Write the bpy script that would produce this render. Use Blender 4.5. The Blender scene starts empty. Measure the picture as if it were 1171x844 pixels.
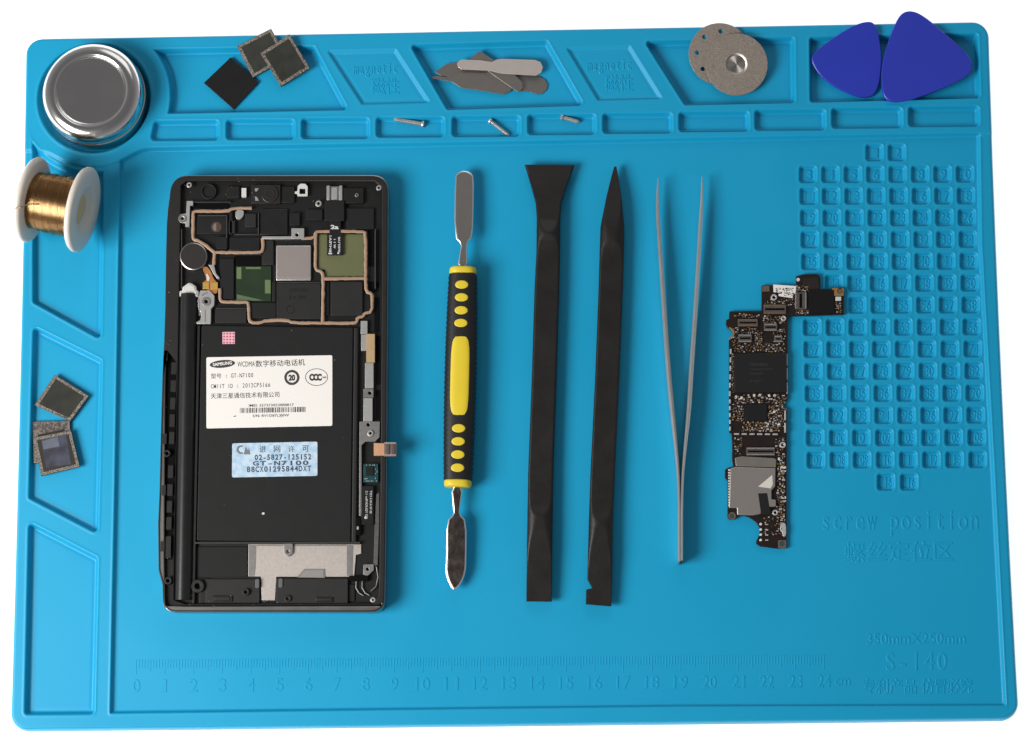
import bpy, bmesh, math, random
import numpy as np
from mathutils import Vector, Matrix
SC = bpy.context.scene
COL = SC.collection
S = 0.001                      # everything below is measured in millimetres
rnd = random.Random(7)

# ------------------------------------------------------------------ camera
F_PX, CXP, CYP = 2690.0, 585.5, 422.0
ROT = (math.radians(9.115), math.radians(1.525), math.radians(-0.60))
CPOS = np.array([21.8, -132.0, 828.0])
def _rot(a, b, c):
    cx, sx, cy, sy, cz, sz = math.cos(a), math.sin(a), math.cos(b), math.sin(b), math.cos(c), math.sin(c)
    Rx = np.array([[1,0,0],[0,cx,-sx],[0,sx,cx]]); Ry = np.array([[cy,0,sy],[0,1,0],[-sy,0,cy]])
    Rz = np.array([[cz,-sz,0],[sz,cz,0],[0,0,1]])
    return Rz @ Ry @ Rx
RM = _rot(*ROT)
cam_d = bpy.data.cameras.new('camera'); cam = bpy.data.objects.new('camera', cam_d); COL.objects.link(cam)
cam_d.sensor_width = 36.0; cam_d.lens = 36.0 * F_PX / 1171.0
cam_d.clip_start = 0.01; cam_d.clip_end = 50
cam.location = CPOS * S; cam.rotation_euler = ROT
SC.camera = cam

# ------------------------------------------------------------------ world, lamps, exposure
W = bpy.data.worlds.new('World'); SC.world = W; W.use_nodes = True
wn, wl = W.node_tree.nodes, W.node_tree.links
wbg = wn['Background']; wbg.inputs['Strength'].default_value = 1.0
wtc = wn.new('ShaderNodeTexCoord'); wsx = wn.new('ShaderNodeSeparateXYZ'); wr = wn.new('ShaderNodeValToRGB')
wl.new(wtc.outputs['Generated'], wsx.inputs[0]); wl.new(wsx.outputs['Z'], wr.inputs[0]); wl.new(wr.outputs[0], wbg.inputs[0])
wr.color_ramp.elements[0].position = 0.0; wr.color_ramp.elements[0].color = (0.40, 0.40, 0.41, 1)
wr.color_ramp.elements[1].position = 0.9; wr.color_ramp.elements[1].color = (0.15, 0.15, 0.155, 1)
def area(name, loc, target, size, power, color=(1, 1, 1), size_y=None):
    l = bpy.data.lights.new(name, 'AREA'); l.energy = power; l.color = color
    l.shape = 'RECTANGLE'; l.size = size; l.size_y = size_y or size
    o = bpy.data.objects.new(name, l); COL.objects.link(o); o.location = loc
    o.rotation_euler = (Vector(target) - Vector(loc)).to_track_quat('-Z', 'Y').to_euler()
    return o
area('softbox_key', (-0.56, -0.24, 0.52), (-0.02, 0.0, 0), 0.38, 7.7, (1.0, 0.985, 0.96))
area('softbox_fill', (0.05, 0.75, 0.60), (0.0, 0.0, 0), 0.5, 1.0, (0.96, 0.98, 1.0))
SC.view_settings.view_transform = 'Standard'; SC.view_settings.look = 'None'
SC.view_settings.exposure = 0.0; SC.view_settings.gamma = 1.0; SC.view_settings.use_curve_mapping = False

# ------------------------------------------------------------------ pixel <-> place
def P(px, py, z):
    """the point at height z (mm) that the photograph shows at this pixel"""
    d = RM @ np.array([(px - CXP) / F_PX, -(py - CYP) / F_PX, -1.0])
    t = (z - CPOS[2]) / d[2]
    q = CPOS + t * d
    return np.array([q[0], q[1], z])
class Tilt:
    """a height that changes across the place: z = z0 + gx*(x-cx) + gy*(y-cy)"""
    def __init__(s, cpx, cpy, z0, gx, gy):
        s.c = P(cpx, cpy, z0); s.z0 = z0; s.gx = gx; s.gy = gy
    def z(s, x, y): return s.z0 + s.gx * (x - s.c[0]) + s.gy * (y - s.c[1])
    def P(s, px, py, dz=0):
        z = s.z0
        for _ in range(4):
            q = P(px, py, z + dz); z = s.z(q[0], q[1])
        return np.array([q[0], q[1], z + dz])

# ------------------------------------------------------------------ materials
MATS = {}
def srgb(r, g, b):
    f = lambda c: (c / 255 / 12.92) if c / 255 <= 0.04045 else ((c / 255 + 0.055) / 1.055) ** 2.4
    return (f(r), f(g), f(b))
def mat(name, col, rough=0.5, metal=0.0, noise=0.0, nscale=300.0, bump=0.0, bscale=2000.0, spec=0.5,
        rvar=0.0, emit=None, stretch=None, col2=None, aniso=0, coat=0.0, detail=4, sharp=None, sss=0):
    if name in MATS: return MATS[name]
    m = bpy.data.materials.new(name); MATS[name] = m; m.use_nodes = True
    n, l = m.node_tree.nodes, m.node_tree.links
    b = n['Principled BSDF']; b.inputs['Base Color'].default_value = (*col, 1)
    b.inputs['Roughness'].default_value = rough; b.inputs['Metallic'].default_value = metal
    b.inputs['Specular IOR Level'].default_value = spec
    b.inputs['Coat Weight'].default_value = coat; b.inputs['Coat Roughness'].default_value = 0.15
    if sss:
        b.inputs['Subsurface Weight'].default_value = sss; b.inputs['Subsurface Scale'].default_value = 0.002
        b.inputs['Subsurface Radius'].default_value = (1, 0.8, 0.6)
    if emit: b.inputs['Emission Color'].default_value = (1, 1, 1, 1); b.inputs['Emission Strength'].default_value = emit
    tc = n.new('ShaderNodeTexCoord'); mp = n.new('ShaderNodeMapping'); l.new(tc.outputs['Object'], mp.inputs[0])
    if stretch: mp.inputs['Scale'].default_value = stretch
    if noise or rvar or col2:
        t = n.new('ShaderNodeTexNoise'); t.inputs['Scale'].default_value = nscale; t.inputs['Detail'].default_value = detail
        l.new(mp.outputs[0], t.inputs['Vector']); fac = t.outputs['Fac']
        if sharp:
            r = n.new('ShaderNodeMapRange'); r.inputs[1].default_value = sharp[0]; r.inputs[2].default_value = sharp[1]
            l.new(fac, r.inputs[0]); fac = r.outputs[0]
        if noise or col2:
            mx = n.new('ShaderNodeMix'); mx.data_type = 'RGBA'; l.new(fac, mx.inputs[0])
            a = col if col2 else tuple(max(0, c * (1 - noise)) for c in col)
            c2 = col2 if col2 else tuple(min(1, c * (1 + noise)) for c in col)
            mx.inputs[6].default_value = (*a, 1); mx.inputs[7].default_value = (*c2, 1)
            l.new(mx.outputs[2], b.inputs['Base Color'])
        if rvar:
            r = n.new('ShaderNodeMapRange'); r.inputs[3].default_value = max(0.02, rough - rvar); r.inputs[4].default_value = min(1, rough + rvar)
            l.new(t.outputs['Fac'], r.inputs[0]); l.new(r.outputs[0], b.inputs['Roughness'])
    if bump:
        t2 = n.new('ShaderNodeTexNoise'); t2.inputs['Scale'].default_value = bscale; t2.inputs['Detail'].default_value = 3
        l.new(mp.outputs[0], t2.inputs['Vector'])
        bp = n.new('ShaderNodeBump'); bp.inputs['Strength'].default_value = 1.0; bp.inputs['Distance'].default_value = bump * S
        l.new(t2.outputs['Fac'], bp.inputs['Height']); l.new(bp.outputs[0], b.inputs['Normal'])
    return m

# ------------------------------------------------------------------ object helpers
def root_loc(o):
    while o.parent: o = o.parent
    return ORG[o.name]
ORG = {}
def thing(name, label, cat, loc, group=None):
    o = bpy.data.objects.new(name, None); COL.objects.link(o); o.empty_display_size = 0.005
    o.location = [c * S for c in loc]; ORG[o.name] = np.array(loc, float)
    o['label'] = label; o['category'] = cat
    if group: o['group'] = group
    return o
def tag(o, label=None, cat=None, group=None, kind=None):
    if label: o['label'] = label
    if cat: o['category'] = cat
    if group: o['group'] = group
    if kind: o['kind'] = kind
    return o
def finish(name, me, m, parent, smooth=35, org=None):
    """link a mesh whose vertices are in millimetres of the place"""
    n = len(me.vertices); co = np.empty(n * 3); me.vertices.foreach_get('co', co); co = co.reshape(-1, 3)
    if parent is not None: o0 = root_loc(parent)
    elif org is not None: o0 = np.array(org, float)
    else: o0 = np.array([(co[:, 0].min() + co[:, 0].max()) / 2, (co[:, 1].min() + co[:, 1].max()) / 2, co[:, 2].min()])
    co = (co - o0) * S; me.vertices.foreach_set('co', co.ravel())
    me.materials.clear(); me.materials.append(m)
    if smooth is None: me.shade_flat()
    else:
        me.shade_smooth()
        if smooth < 179: me.set_sharp_from_angle(angle=math.radians(smooth))
    me.update()
    o = bpy.data.objects.new(name, me); COL.objects.link(o); o.data.name = name
    if parent is not None: o.parent = parent
    else: o.location = o0 * S; ORG[o.name] = o0
    return o
def mesh_from(verts, faces):
    me = bpy.data.meshes.new('m'); me.from_pydata([tuple(v) for v in verts], [], [tuple(f) for f in faces]); me.update()
    return me
def join(meshes):
    V, Fc = [], []
    for me in meshes:
        b = len(V); V += [tuple(v.co) for v in me.vertices]; Fc += [tuple(b + i for i in p.vertices) for p in me.polygons]
        bpy.data.meshes.remove(me)
    return mesh_from(V, Fc)
def plate_mesh(loops, z0, z1, bev=0.12):
    """loops: lists of xy in mm (inner loops are holes)"""
    c = bpy.data.curves.new('c', 'CURVE'); c.dimensions = '2D'; c.fill_mode = 'BOTH'
    t = z1 - z0; bev = min(bev, t * 0.45)
    c.extrude = t / 2 - bev; c.bevel_depth = bev; c.bevel_resolution = 1; c.offset = -bev
    for L in loops:
        s = c.splines.new('POLY'); s.points.add(len(L) - 1)
        for k, p in enumerate(L): s.points[k].co = (p[0], p[1], 0, 1)
        s.use_cyclic_u = True
    o = bpy.data.objects.new('t', c); me = bpy.data.meshes.new_from_object(o)
    bpy.data.objects.remove(o); bpy.data.curves.remove(c)
    n = len(me.vertices); co = np.empty(n * 3); me.vertices.foreach_get('co', co); co = co.reshape(-1, 3)
    co[:, 2] += (z0 + z1) / 2; me.vertices.foreach_set('co', co.ravel()); me.update()
    bm = bmesh.new(); bm.from_mesh(me); bmesh.ops.remove_doubles(bm, verts=bm.verts, dist=1e-4)
    bmesh.ops.recalc_face_normals(bm, faces=bm.faces); bm.to_mesh(me); bm.free()
    return me
def px_loops(loops, z, tilt=None):
    if not isinstance(loops[0][0], (list, tuple)): loops = [loops]
    return [[tuple((tilt.P(x, y, z - tilt.z0) if tilt else P(x, y, z))[:2]) for x, y in L] for L in loops]
def apply_tilt(me, tilt):
    for v in me.vertices: v.co.z += tilt.gx * (v.co.x - tilt.c[0]) + tilt.gy * (v.co.y - tilt.c[1])
def plate(name, loops, z0, z1, m, parent=None, bev=0.12, tilt=None, smooth=18):
    me = plate_mesh(px_loops(loops, z1, tilt), z0, z1, bev)
    if tilt: apply_tilt(me, tilt)
    return finish(name, me, m, parent, smooth)
def rect(x0, y0, x1, y1, r=0, n=4):
    if r <= 0: return [(x0, y0), (x1, y0), (x1, y1), (x0, y1)]
    out = []
    for cx, cy, a in ((x1 - r, y0 + r, -90), (x1 - r, y1 - r, 0), (x0 + r, y1 - r, 90), (x0 + r, y0 + r, 180)):
        for k in range(n + 1):
            t = math.radians(a + 90 * k / n); out.append((cx + r * math.cos(t), cy + r * math.sin(t)))
    return out
def circ(cx, cy, r, n=28, ry=None):
    ry = ry or r
    return [(cx + r * math.cos(2 * math.pi * k / n), cy + ry * math.sin(2 * math.pi * k / n)) for k in range(n)]
def rounded(pts, r, n=5):
    """round the corners of a polygon"""
    out = []; N = len(pts)
    rs = r if isinstance(r, (list, tuple)) else [r] * N
    for i in range(N):
        p = np.array(pts[i], float); a = np.array(pts[i - 1], float) - p; b = np.array(pts[(i + 1) % N], float) - p
        la, lb = np.linalg.norm(a), np.linalg.norm(b)
        if rs[i] <= 0: out.append(tuple(p)); continue
        ang = math.acos(max(-1, min(1, float(a @ b) / (la * lb))))
        d = min(rs[i] / math.tan(ang / 2), la * 0.48, lb * 0.48)
        p0, p1 = p + a / la * d, p + b / lb * d
        for k in range(n + 1):
            t = k / n; out.append(tuple((1 - t) ** 2 * p0 + 2 * t * (1 - t) * p + t * t * p1))
    return out
def smoothpoly(pts, it=2, closed=True):
    for _ in range(it):
        out = []; N = len(pts)
        for i in range(N if closed else N - 1):
            a, b = pts[i], pts[(i + 1) % N]
            out += [(a[0] * .75 + b[0] * .25, a[1] * .75 + b[1] * .25), (a[0] * .25 + b[0] * .75, a[1] * .25 + b[1] * .75)]
        pts = out if closed else [pts[0]] + out[1:-1] + [pts[-1]]
    return pts
def lathe_mesh(profile, centre, axis=(0, 0, 1), n=64):
    """profile: (radius, along axis) in mm"""
    q = Vector(axis).normalized().to_track_quat('Z', 'Y').to_matrix()
    V, Fc = [], []; c = Vector(centre)
    for r, h in profile:
        for k in range(n):
            a = 2 * math.pi * k / n; V.append(c + q @ Vector((r * math.cos(a), r * math.sin(a), h)))
    for i in range(len(profile) - 1):
        for k in range(n):
            a, b = i * n + k, i * n + (k + 1) % n; Fc.append((a, b, b + n, a + n))
    for i, flip in ((0, True), (len(profile) - 1, False)):
        if profile[i][0] > 1e-6:
            f = [i * n + k for k in range(n)]; Fc.append(tuple(reversed(f)) if flip else tuple(f))
    me = mesh_from(V, Fc); bm = bmesh.new(); bm.from_mesh(me)
    bmesh.ops.remove_doubles(bm, verts=bm.verts, dist=1e-5); bmesh.ops.recalc_face_normals(bm, faces=bm.faces)
    bm.to_mesh(me); bm.free(); return me
def tube_mesh(pts, r, n=8, flat=1.0, caps=True):
    pts = [Vector(p) for p in pts]; V, Fc = [], []
    for i, p in enumerate(pts):
        d = (pts[min(i + 1, len(pts) - 1)] - pts[max(i - 1, 0)]).normalized()
        up = Vector((0, 0, 1)) if abs(d.z) < 0.9 else Vector((0, 1, 0))
        s = d.cross(up).normalized(); u = s.cross(d).normalized()
        rr = r[i] if isinstance(r, (list, tuple)) else r
        for k in range(n):
            a = 2 * math.pi * k / n; V.append(p + s * (rr * math.cos(a)) + u * (rr * flat * math.sin(a)))
    for i in range(len(pts) - 1):
        for k in range(n):
            a, b = i * n + k, i * n + (k + 1) % n; Fc.append((a, b, b + n, a + n))
    if caps: Fc += [tuple(reversed(range(n))), tuple(range((len(pts) - 1) * n, len(pts) * n))]
    me = mesh_from(V, Fc); bm = bmesh.new(); bm.from_mesh(me); bmesh.ops.recalc_face_normals(bm, faces=bm.faces); bm.to_mesh(me); bm.free()
    return me
def tube(name, pxs, z, r, m, parent, flat=1.0):
    return finish(name, tube_mesh([P(x, y, z) for x, y in pxs], r, flat=flat), m, parent, 60)
def text_mesh(s, bl, br, h, z0, z1, mono=False, bev=0.0, fatten=0.0, tilt=None, rot=False, flare=0.0):
    """s set between the pixels bl and br (baseline ends), h pixels tall, as solid letters from z0 to z1"""
    A = tilt.P(*bl, z1 - tilt.z0) if tilt else P(*bl, z1); B = tilt.P(*br, z1 - tilt.z0) if tilt else P(*br, z1)
    ux, uy = (br[0] - bl[0]), (br[1] - bl[1]); L = math.hypot(ux, uy); nx, ny = uy / L, -ux / L
    tp = (bl[0] + nx * h, bl[1] + ny * h); T = tilt.P(*tp, z1 - tilt.z0) if tilt else P(*tp, z1)
    parts = []
    items = [(c, i) for i, c in enumerate(s)] if mono else [(s, 0)]
    N = len(s)
    for c, i in items:
        if c == ' ': continue
        cu = bpy.data.curves.new('t', 'FONT'); cu.body = c; cu.offset = fatten; cu.resolution_u = 3
        o = bpy.data.objects.new('t', cu); me = bpy.data.meshes.new_from_object(o)
        bpy.data.objects.remove(o); bpy.data.curves.remove(cu)
        parts.append((me, c, i))
    V, Fc = [], []
    allx = [v.co.x for me, c, i in parts for v in me.vertices]
    if not allx: return mesh_from([], [])
    ally = [v.co.y for me, c, i in parts for v in me.vertices]
    cjk = any(ord(ch) > 0x2000 for ch in s)
    ymin, ymax = (min(ally), max(ally)) if cjk else (0.0, max(max(ally), 0.5))
    if s == '-': ymin, ymax = 0, 0.72
    xmin, xmax = min(allx), max(allx)
    for me, c, i in parts:
        b = len(V); xs = [v.co.x for v in me.vertices]; w = max(xs) - min(xs); cxx = (max(xs) + min(xs)) / 2
        for v in me.vertices:
            if mono:
                cw = 0.62 if not cjk else 1.0
                sx = min(1.0, cw * 0.86 / max(w, 1e-3))
                u = (i + 0.5 + (v.co.x - cxx) * sx / cw) / N
            else: u = (v.co.x - xmin) / (xmax - xmin)
            t = (v.co.y - ymin) / (ymax - ymin)
            q = A + (B - A) * u + (T - A) * t; V.append((q[0], q[1], q[2]))
        Fc += [tuple(b + k for k in p.vertices) for p in me.polygons]
        bpy.data.meshes.remove(me)
    me = mesh_from(V, Fc)
    bm = bmesh.new(); bm.from_mesh(me); bmesh.ops.remove_doubles(bm, verts=bm.verts, dist=1e-5)
    th = z1 - z0
    fl = {}
    if flare:
        for e in bm.edges:
            if len(e.link_faces) != 1: continue
            f = e.link_faces[0]; d = e.verts[1].co - e.verts[0].co; nn = Vector((d.y, -d.x, 0))
            if nn.length < 1e-9: continue
            nn.normalize()
            if nn.dot(f.calc_center_median() - e.verts[0].co) > 0: nn = -nn
            for v in e.verts: k = (round(v.co.x, 4), round(v.co.y, 4)); fl[k] = fl.get(k, Vector((0, 0, 0))) + nn
    r = bmesh.ops.extrude_face_region(bm, geom=bm.faces[:])
    for g in r['geom']:
        if isinstance(g, bmesh.types.BMVert):
            nn = fl.get((round(g.co.x, 4), round(g.co.y, 4)))
            if nn is not None and nn.length > 1e-6: g.co += nn.normalized() * flare
            g.co.z -= th
    bmesh.ops.recalc_face_normals(bm, faces=bm.faces); bm.to_mesh(me); bm.free()
    return me
def text(name, s, bl, br, h, z0, z1, m, parent, **k):
    return finish(name, text_mesh(s, bl, br, h, z0, z1, **k), m, parent, None)

# =================================================================== THE SETTING: white table with an added glow
m_table = mat('white_table_added_glow', (0.88, 0.88, 0.88), 0.6, emit=0.80)  # glow added to keep the table pure white and wash out the mat's shadow
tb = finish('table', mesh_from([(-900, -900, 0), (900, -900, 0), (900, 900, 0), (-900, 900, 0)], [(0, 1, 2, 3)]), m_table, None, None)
tag(tb, 'seamless white table under the blue mat, with an added glow', kind='structure')

# =================================================================== THE MAT
BLUE = mat('blue_silicone', (0.006, 0.325, 0.565), 0.43, noise=0.03, nscale=25, bump=0.006, bscale=1800, spec=0.36, rvar=0.09)
Z_BAND, Z_RIM, Z_MAIN, Z_TRAY, Z_SMALL = 7.0, 6.2, 4.6, 3.7, 4.6
st = 0.3
gx = np.arange(-176.1, 176.2, st); gy = np.arange(-126.1, 126.2, st)
GX, GY = np.meshgrid(gx, gy)                                   # rows are y
def sstep(t): t = np.clip(t, 0, 1); return t * t * (3 - 2 * t)
def sd_poly(X, Y, pts):
    d = np.full(X.shape, 1e9); sgn = np.ones(X.shape); n = len(pts)
    for i in range(n):
        ax, ay = pts[i]; bx, by = pts[i - 1]
        ex, ey = bx - ax, by - ay; wx, wy = X - ax, Y - ay
        t = np.clip((wx * ex + wy * ey) / (ex * ex + ey * ey), 0, 1)
        dx, dy = wx - ex * t, wy - ey * t; d = np.minimum(d, dx * dx + dy * dy)
        c1, c2, c3 = Y >= ay, Y < by, ex * wy > ey * wx
        fl = (c1 & c2 & c3) | (~c1 & ~c2 & ~c3); sgn = np.where(fl, -sgn, sgn)
    return sgn * np.sqrt(d)
def inset(pts, r):
    """shrink a convex polygon by r"""
    n = len(pts); P0 = [np.array(p, float) for p in pts]
    area2 = sum(P0[i][0] * P0[(i + 1) % n][1] - P0[(i + 1) % n][0] * P0[i][1] for i in range(n))
    s = 1 if area2 > 0 else -1; L = []
    for i in range(n):
        e = P0[(i + 1) % n] - P0[i]; e = e / np.linalg.norm(e); nn = np.array([-e[1], e[0]]) * s
        L.append((P0[i] + nn * r, e))
    out = []
    for i in range(n):
        p, d = L[i - 1]; q, e = L[i]
        k = np.linalg.solve(np.array([[d[0], -e[0]], [d[1], -e[1]]]), q - p); out.append(tuple(p + d * k[0]))
    return out
def sd_round(X, Y, pts, r): return sd_poly(X, Y, inset(pts, r)) - r
XL = -175 + 0.45 * (1 - (GY / 125) ** 2); XR = 175 - 0.8 * (1 - (GY / 125) ** 2)
def sd_outline(X, Y, xl, xr, r=6.5):
    cx = (xl + xr) / 2; hx = (xr - xl) / 2 - r; hy = 125 - r
    qx, qy = np.abs(X - cx) - hx, np.abs(Y) - hy
    return np.hypot(np.maximum(qx, 0), np.maximum(qy, 0)) + np.minimum(np.maximum(qx, qy), 0) - r
D = sd_outline(GX, GY, XL, XR)
RC = P(107.5, 111.5, Z_BAND)[:2]                               # centre of the tin well
rr = np.hypot(GX - RC[0], GY - RC[1])
H = np.full(GX.shape, Z_RIM)
pl = lambda pts, z: [tuple(P(x, y, z)[:2]) for x, y in pts]
# raised band along the top with the ring round the tin well
yb0, yb1 = P(160, 170.0, Z_BAND), P(1134, 152.5, Z_BAND)
sdb = (yb0[1] + (yb1[1] - yb0[1]) * (GX - yb0[0]) / (yb1[0] - yb0[0])) - GY
sdr = rr - 25.6
kk = 3.0; hh = np.clip(0.5 + 0.5 * (sdr - sdb) / kk, 0, 1)
sdu = sdr * (1 - hh) + sdb * hh - kk * hh * (1 - hh)
# main working area
main = pl([(139, 150), (136.5, 330), (132.5, 560), (127.3, 814.5), (400, 811), (780, 806.5), (1149, 805.5), (1135.5, 544), (1120.8, 280), (1118.5, 120)], Z_RIM)
sdm = sd_poly(GX, GY, main) 
H = H + (Z_MAIN - H) * sstep(-sdm / 1.3 + 0.6)
H = H + (Z_BAND - H) * sstep(-sdu / 1.3 + 0.5)
# small lip left standing along the right and bottom of the working area
H += 0.25 * np.exp(-((sdm - 0.5) / 0.45) ** 2) * (sdu > 1)
def pocket(sd_fn, pts, zf, wall=1.2, lip=0.12, extra=None, r=2.0):
    xs = [p[0] for p in pts]; ys = [p[1] for p in pts]
    i0, i1 = np.searchsorted(gx, min(xs) - 2), np.searchsorted(gx, max(xs) + 2)
    j0, j1 = np.searchsorted(gy, min(ys) - 2), np.searchsorted(gy, max(ys) + 2)
    X, Y = GX[j0:j1, i0:i1], GY[j0:j1, i0:i1]
    sd = sd_fn(X, Y, pts, r)
    if extra is not None: sd = np.maximum(sd, extra[j0:j1, i0:i1])
    h = H[j0:j1, i0:i1]
    t = -sd / wall
    f = np.where(t < 0, 0, np.where(t > 1, 1, 0)) + 0.0
    f = sstep(t * 0.94 + 0.03)
    h2 = h + (zf - h) * f + lip * np.exp(-((sd - 0.3) / 0.35) ** 2)
    h2 -= 0.10 * np.exp(-((sd + wall + 0.4) / 0.5) ** 2)
    H[j0:j1, i0:i1] = h2
ring_out = 25.4 - rr
A_ = [(150, 56), (359.5, 52.3), (399, 126), (150, 131)]
pocket(sd_round, pl(A_, Z_BAND), Z_TRAY, extra=27.6 - rr, r=1.2)
for q in ([(372.5, 57.5), (453, 55.5), (493.5, 118.3), (413.5, 120.5)], [(646, 53.8), (720.6, 51.4), (759.5, 114), (683.5, 116)]):
    pocket(sd_round, pl(q, Z_BAND), Z_BAND - 0.9, wall=1.3, lip=0.05, r=0.8)
for q in ([(467.5, 50.5), (626, 45.8), (669, 121), (511, 125.8)],
          [(735.5, 46.2), (909, 41.5), (910, 118), (783, 120.6)],
          [(925.3, 42), (1119, 37.5), (1121.5, 112.5), (926, 117.6)]):
    pocket(sd_round, pl(q, Z_BAND), Z_TRAY, r=1.4)
small = [[(176, 137.5), (251, 136.8), (251, 161), (171, 161.5)], [(258, 136), (337.5, 136), (337.5, 160.3), (258, 160.5)],
         [(344, 134.3), (422.9, 134.2), (422.9, 159.2), (344, 159.5)], [(429.5, 133), (508.9, 132.8), (508.9, 157.3), (429.5, 157.8)],
         [(516.2, 132), (595.8, 131.6), (595.8, 156.6), (516.2, 157)], [(602.7, 129.9), (681.8, 129.5), (682, 154.5), (602.9, 154.8)],
         [(688.4, 128.6), (769.5, 128.2), (769.8, 153), (688.8, 153.4)], [(775.5, 127.2), (857.3, 126.7), (857.6, 151), (775.9, 151.5)],
         [(862.4, 124.9), (944.8, 124.3), (945, 149.5), (862.8, 150)], [(950.3, 122.7), (1032.5, 122.2), (1032.8, 147), (950.6, 147.6)],
         [(1038.1, 121), (1120.5, 120.4), (1121, 145.2), (1038.5, 145.8)]]
for q in small: pocket(sd_round, pl(q, Z_BAND), Z_SMALL, r=1.7, lip=0.08)
G_ = [(37, 150), (119.5, 150), (116.0, 389.5), (37, 346)]
pocket(sd_round, pl(G_, Z_RIM), Z_TRAY, extra=27.2 - rr, r=1.4)
for q in ([(37.5, 372), (117, 411.5), (112.3, 611.5), (32.4, 570)], [(32.3, 596), (112.3, 637.5), (108, 817.3), (27.5, 818)]):
    pocket(sd_round, pl(q, Z_RIM), Z_TRAY, r=1.4)
H = H + (Z_TRAY - 0.4 - H) * sstep(-(rr - 20.8) / 1.6)                 # the tin well
H += 0.15 * np.exp(-((rr - 21.1) / 0.4) ** 2)
# the numbered screw cells
def grid(c, r):
    top = (923.9 + (1103.4 - 923.9) * c / 7, 199.6 - 0.7 * c / 7); bot = (932.8 + (1117.9 - 932.8) * c / 7, 526 - 0.5 * c / 7)
    t = (r / 13.0) * (1 - 0.014 * (1 - r / 13.0))
    return (top[0] + (bot[0] - top[0]) * t, top[1] + (bot[1] - top[1]) * t)
cells = []; k = 1
for c in (3, 4): cells.append((k, c, -1)); k += 1
for r in range(14):
    for c in range(8): cells.append((k, c, r)); k += 1
for c in (3, 4): cells.append((k, c, 14)); k += 1
def cell_c(c, r): return grid(c, r)
for num, c, r in cells:
    x, y = grid(c, r); hw = 10.2
    pocket(sd_round, pl(rect(x - hw, y - hw, x + hw, y + hw), Z_MAIN), Z_MAIN - 1.40, wall=0.95, lip=0.12, r=1.35)
# rounded outer edge and the soft sag of rubber
def sag(x, y): return 0.10 * np.sin(x * 0.031 + 1.3) * np.cos(y * 0.043 + 0.4) + 0.04 * np.sin(x * 0.09 + y * 0.07)
H += sag(GX, GY)
e = np.clip(-D / 1.6, 0, 1); H = H * (0.0 + np.sqrt(np.clip(1 - (1 - e) ** 2.4, 0, 1)))
H = np.where(D > -0.02, 0.02, np.maximum(H, 0.02))
# pull the outermost vertices onto the outline
gdy, gdx = np.gradient(D, st); gn = np.hypot(gdx, gdy) + 1e-9
out = (D > 0); MX = np.where(out, GX - D * gdx / gn, GX); MY = np.where(out, GY - D * gdy / gn, GY)
keep = D < st * 1.45
ny_, nx_ = GX.shape
idx = -np.ones(GX.size, np.int64); kf = keep.ravel(); idx[kf] = np.arange(kf.sum())
V = np.stack([MX.ravel()[kf], MY.ravel()[kf], H.ravel()[kf]], 1)
ii = np.arange(ny_ * nx_).reshape(ny_, nx_)
q = np.stack([ii[:-1, :-1], ii[:-1, 1:], ii[1:, 1:], ii[1:, :-1]], -1).reshape(-1, 4)
q = idx[q]; q = q[(q >= 0).all(1)]
me = bpy.data.meshes.new('mat_body')
me.vertices.add(len(V)); me.loops.add(q.size); me.polygons.add(len(q))
me.vertices.foreach_set('co', V.ravel()); me.loops.foreach_set('vertex_index', q.ravel().astype(np.int32))
me.polygons.foreach_set('loop_start', np.arange(0, q.size, 4, dtype=np.int32))
me.update(calc_edges=True)
matt = thing('repair_mat', 'large blue silicone repair mat with trays, numbered screw cells and a ruler', 'mat', (0, 0, 0))
finish('mat_body', me, BLUE, matt, 180)
# raised lettering, all in the same rubber
_finish = finish
def finish(name, me, m, parent, *a, **k):
    if parent is not None and parent.name == 'repair_mat':
        for v in me.vertices: v.co.z += float(sag(v.co.x, v.co.y))
    return _finish(name, me, m, parent, *a, **k)
nm = []
for num, c, r in cells:
    x, y = grid(c, r); s = str(num); w = {1: 3.2, 2: 5.8, 3: 6.4}[len(s)]
    nm.append(text_mesh(s, (x - w + 0.6, y + 5.6), (x + w + 0.6, y + 5.6), 10.5, Z_MAIN - 1.50, Z_MAIN - 1.24, flare=0.28))
finish('cell_numbers', join(nm), BLUE, matt, None)
for bl, br, h, bl2, br2 in (((404, 84.5), (455.5, 83), 11, (425, 108.5), (456.5, 107.8)), ((671, 80.5), (723, 79), 11, (692, 105), (724, 104.3))):
    text('tray_lettering', 'magnetic', bl, br, h, Z_BAND - 0.95, Z_BAND - 0.73, BLUE, matt, flare=0.26, mono=True)
    text('tray_lettering', '\u78c1\u6027', bl2, br2, 19, Z_BAND - 0.95, Z_BAND - 0.73, BLUE, matt, flare=0.26)
zt = Z_MAIN + 0.14; zb = Z_MAIN - 0.08
text('screw_position_lettering', 'screw position', (938, 606), (1121, 605), 21, zb, zt, BLUE, matt, flare=0.24, mono=True)
text('screw_position_lettering', '\u87ba\u4e1d\u5b9a\u4f4d\u533a', (966, 643), (1090, 641.5), 23, zb, zt, BLUE, matt, flare=0.24)
text('size_lettering', '350mmX250mm', (991, 736.5), (1104, 735.5), 12, zb, zt, BLUE, matt, flare=0.24)
text('model_lettering', 'S-140', (1011, 767), (1085, 766), 20, zb, zt, BLUE, matt, flare=0.24, mono=True)
text('patent_lettering', '\u4e13\u5229\u4ea7\u54c1', (986, 793.5), (1048, 793), 17, zb, zt, BLUE, matt, flare=0.24)
text('patent_lettering', '\u4eff\u5192\u5fc5\u7a76', (1054, 793), (1112, 792.6), 17, zb, zt, BLUE, matt, flare=0.24)
tk = []
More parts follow.
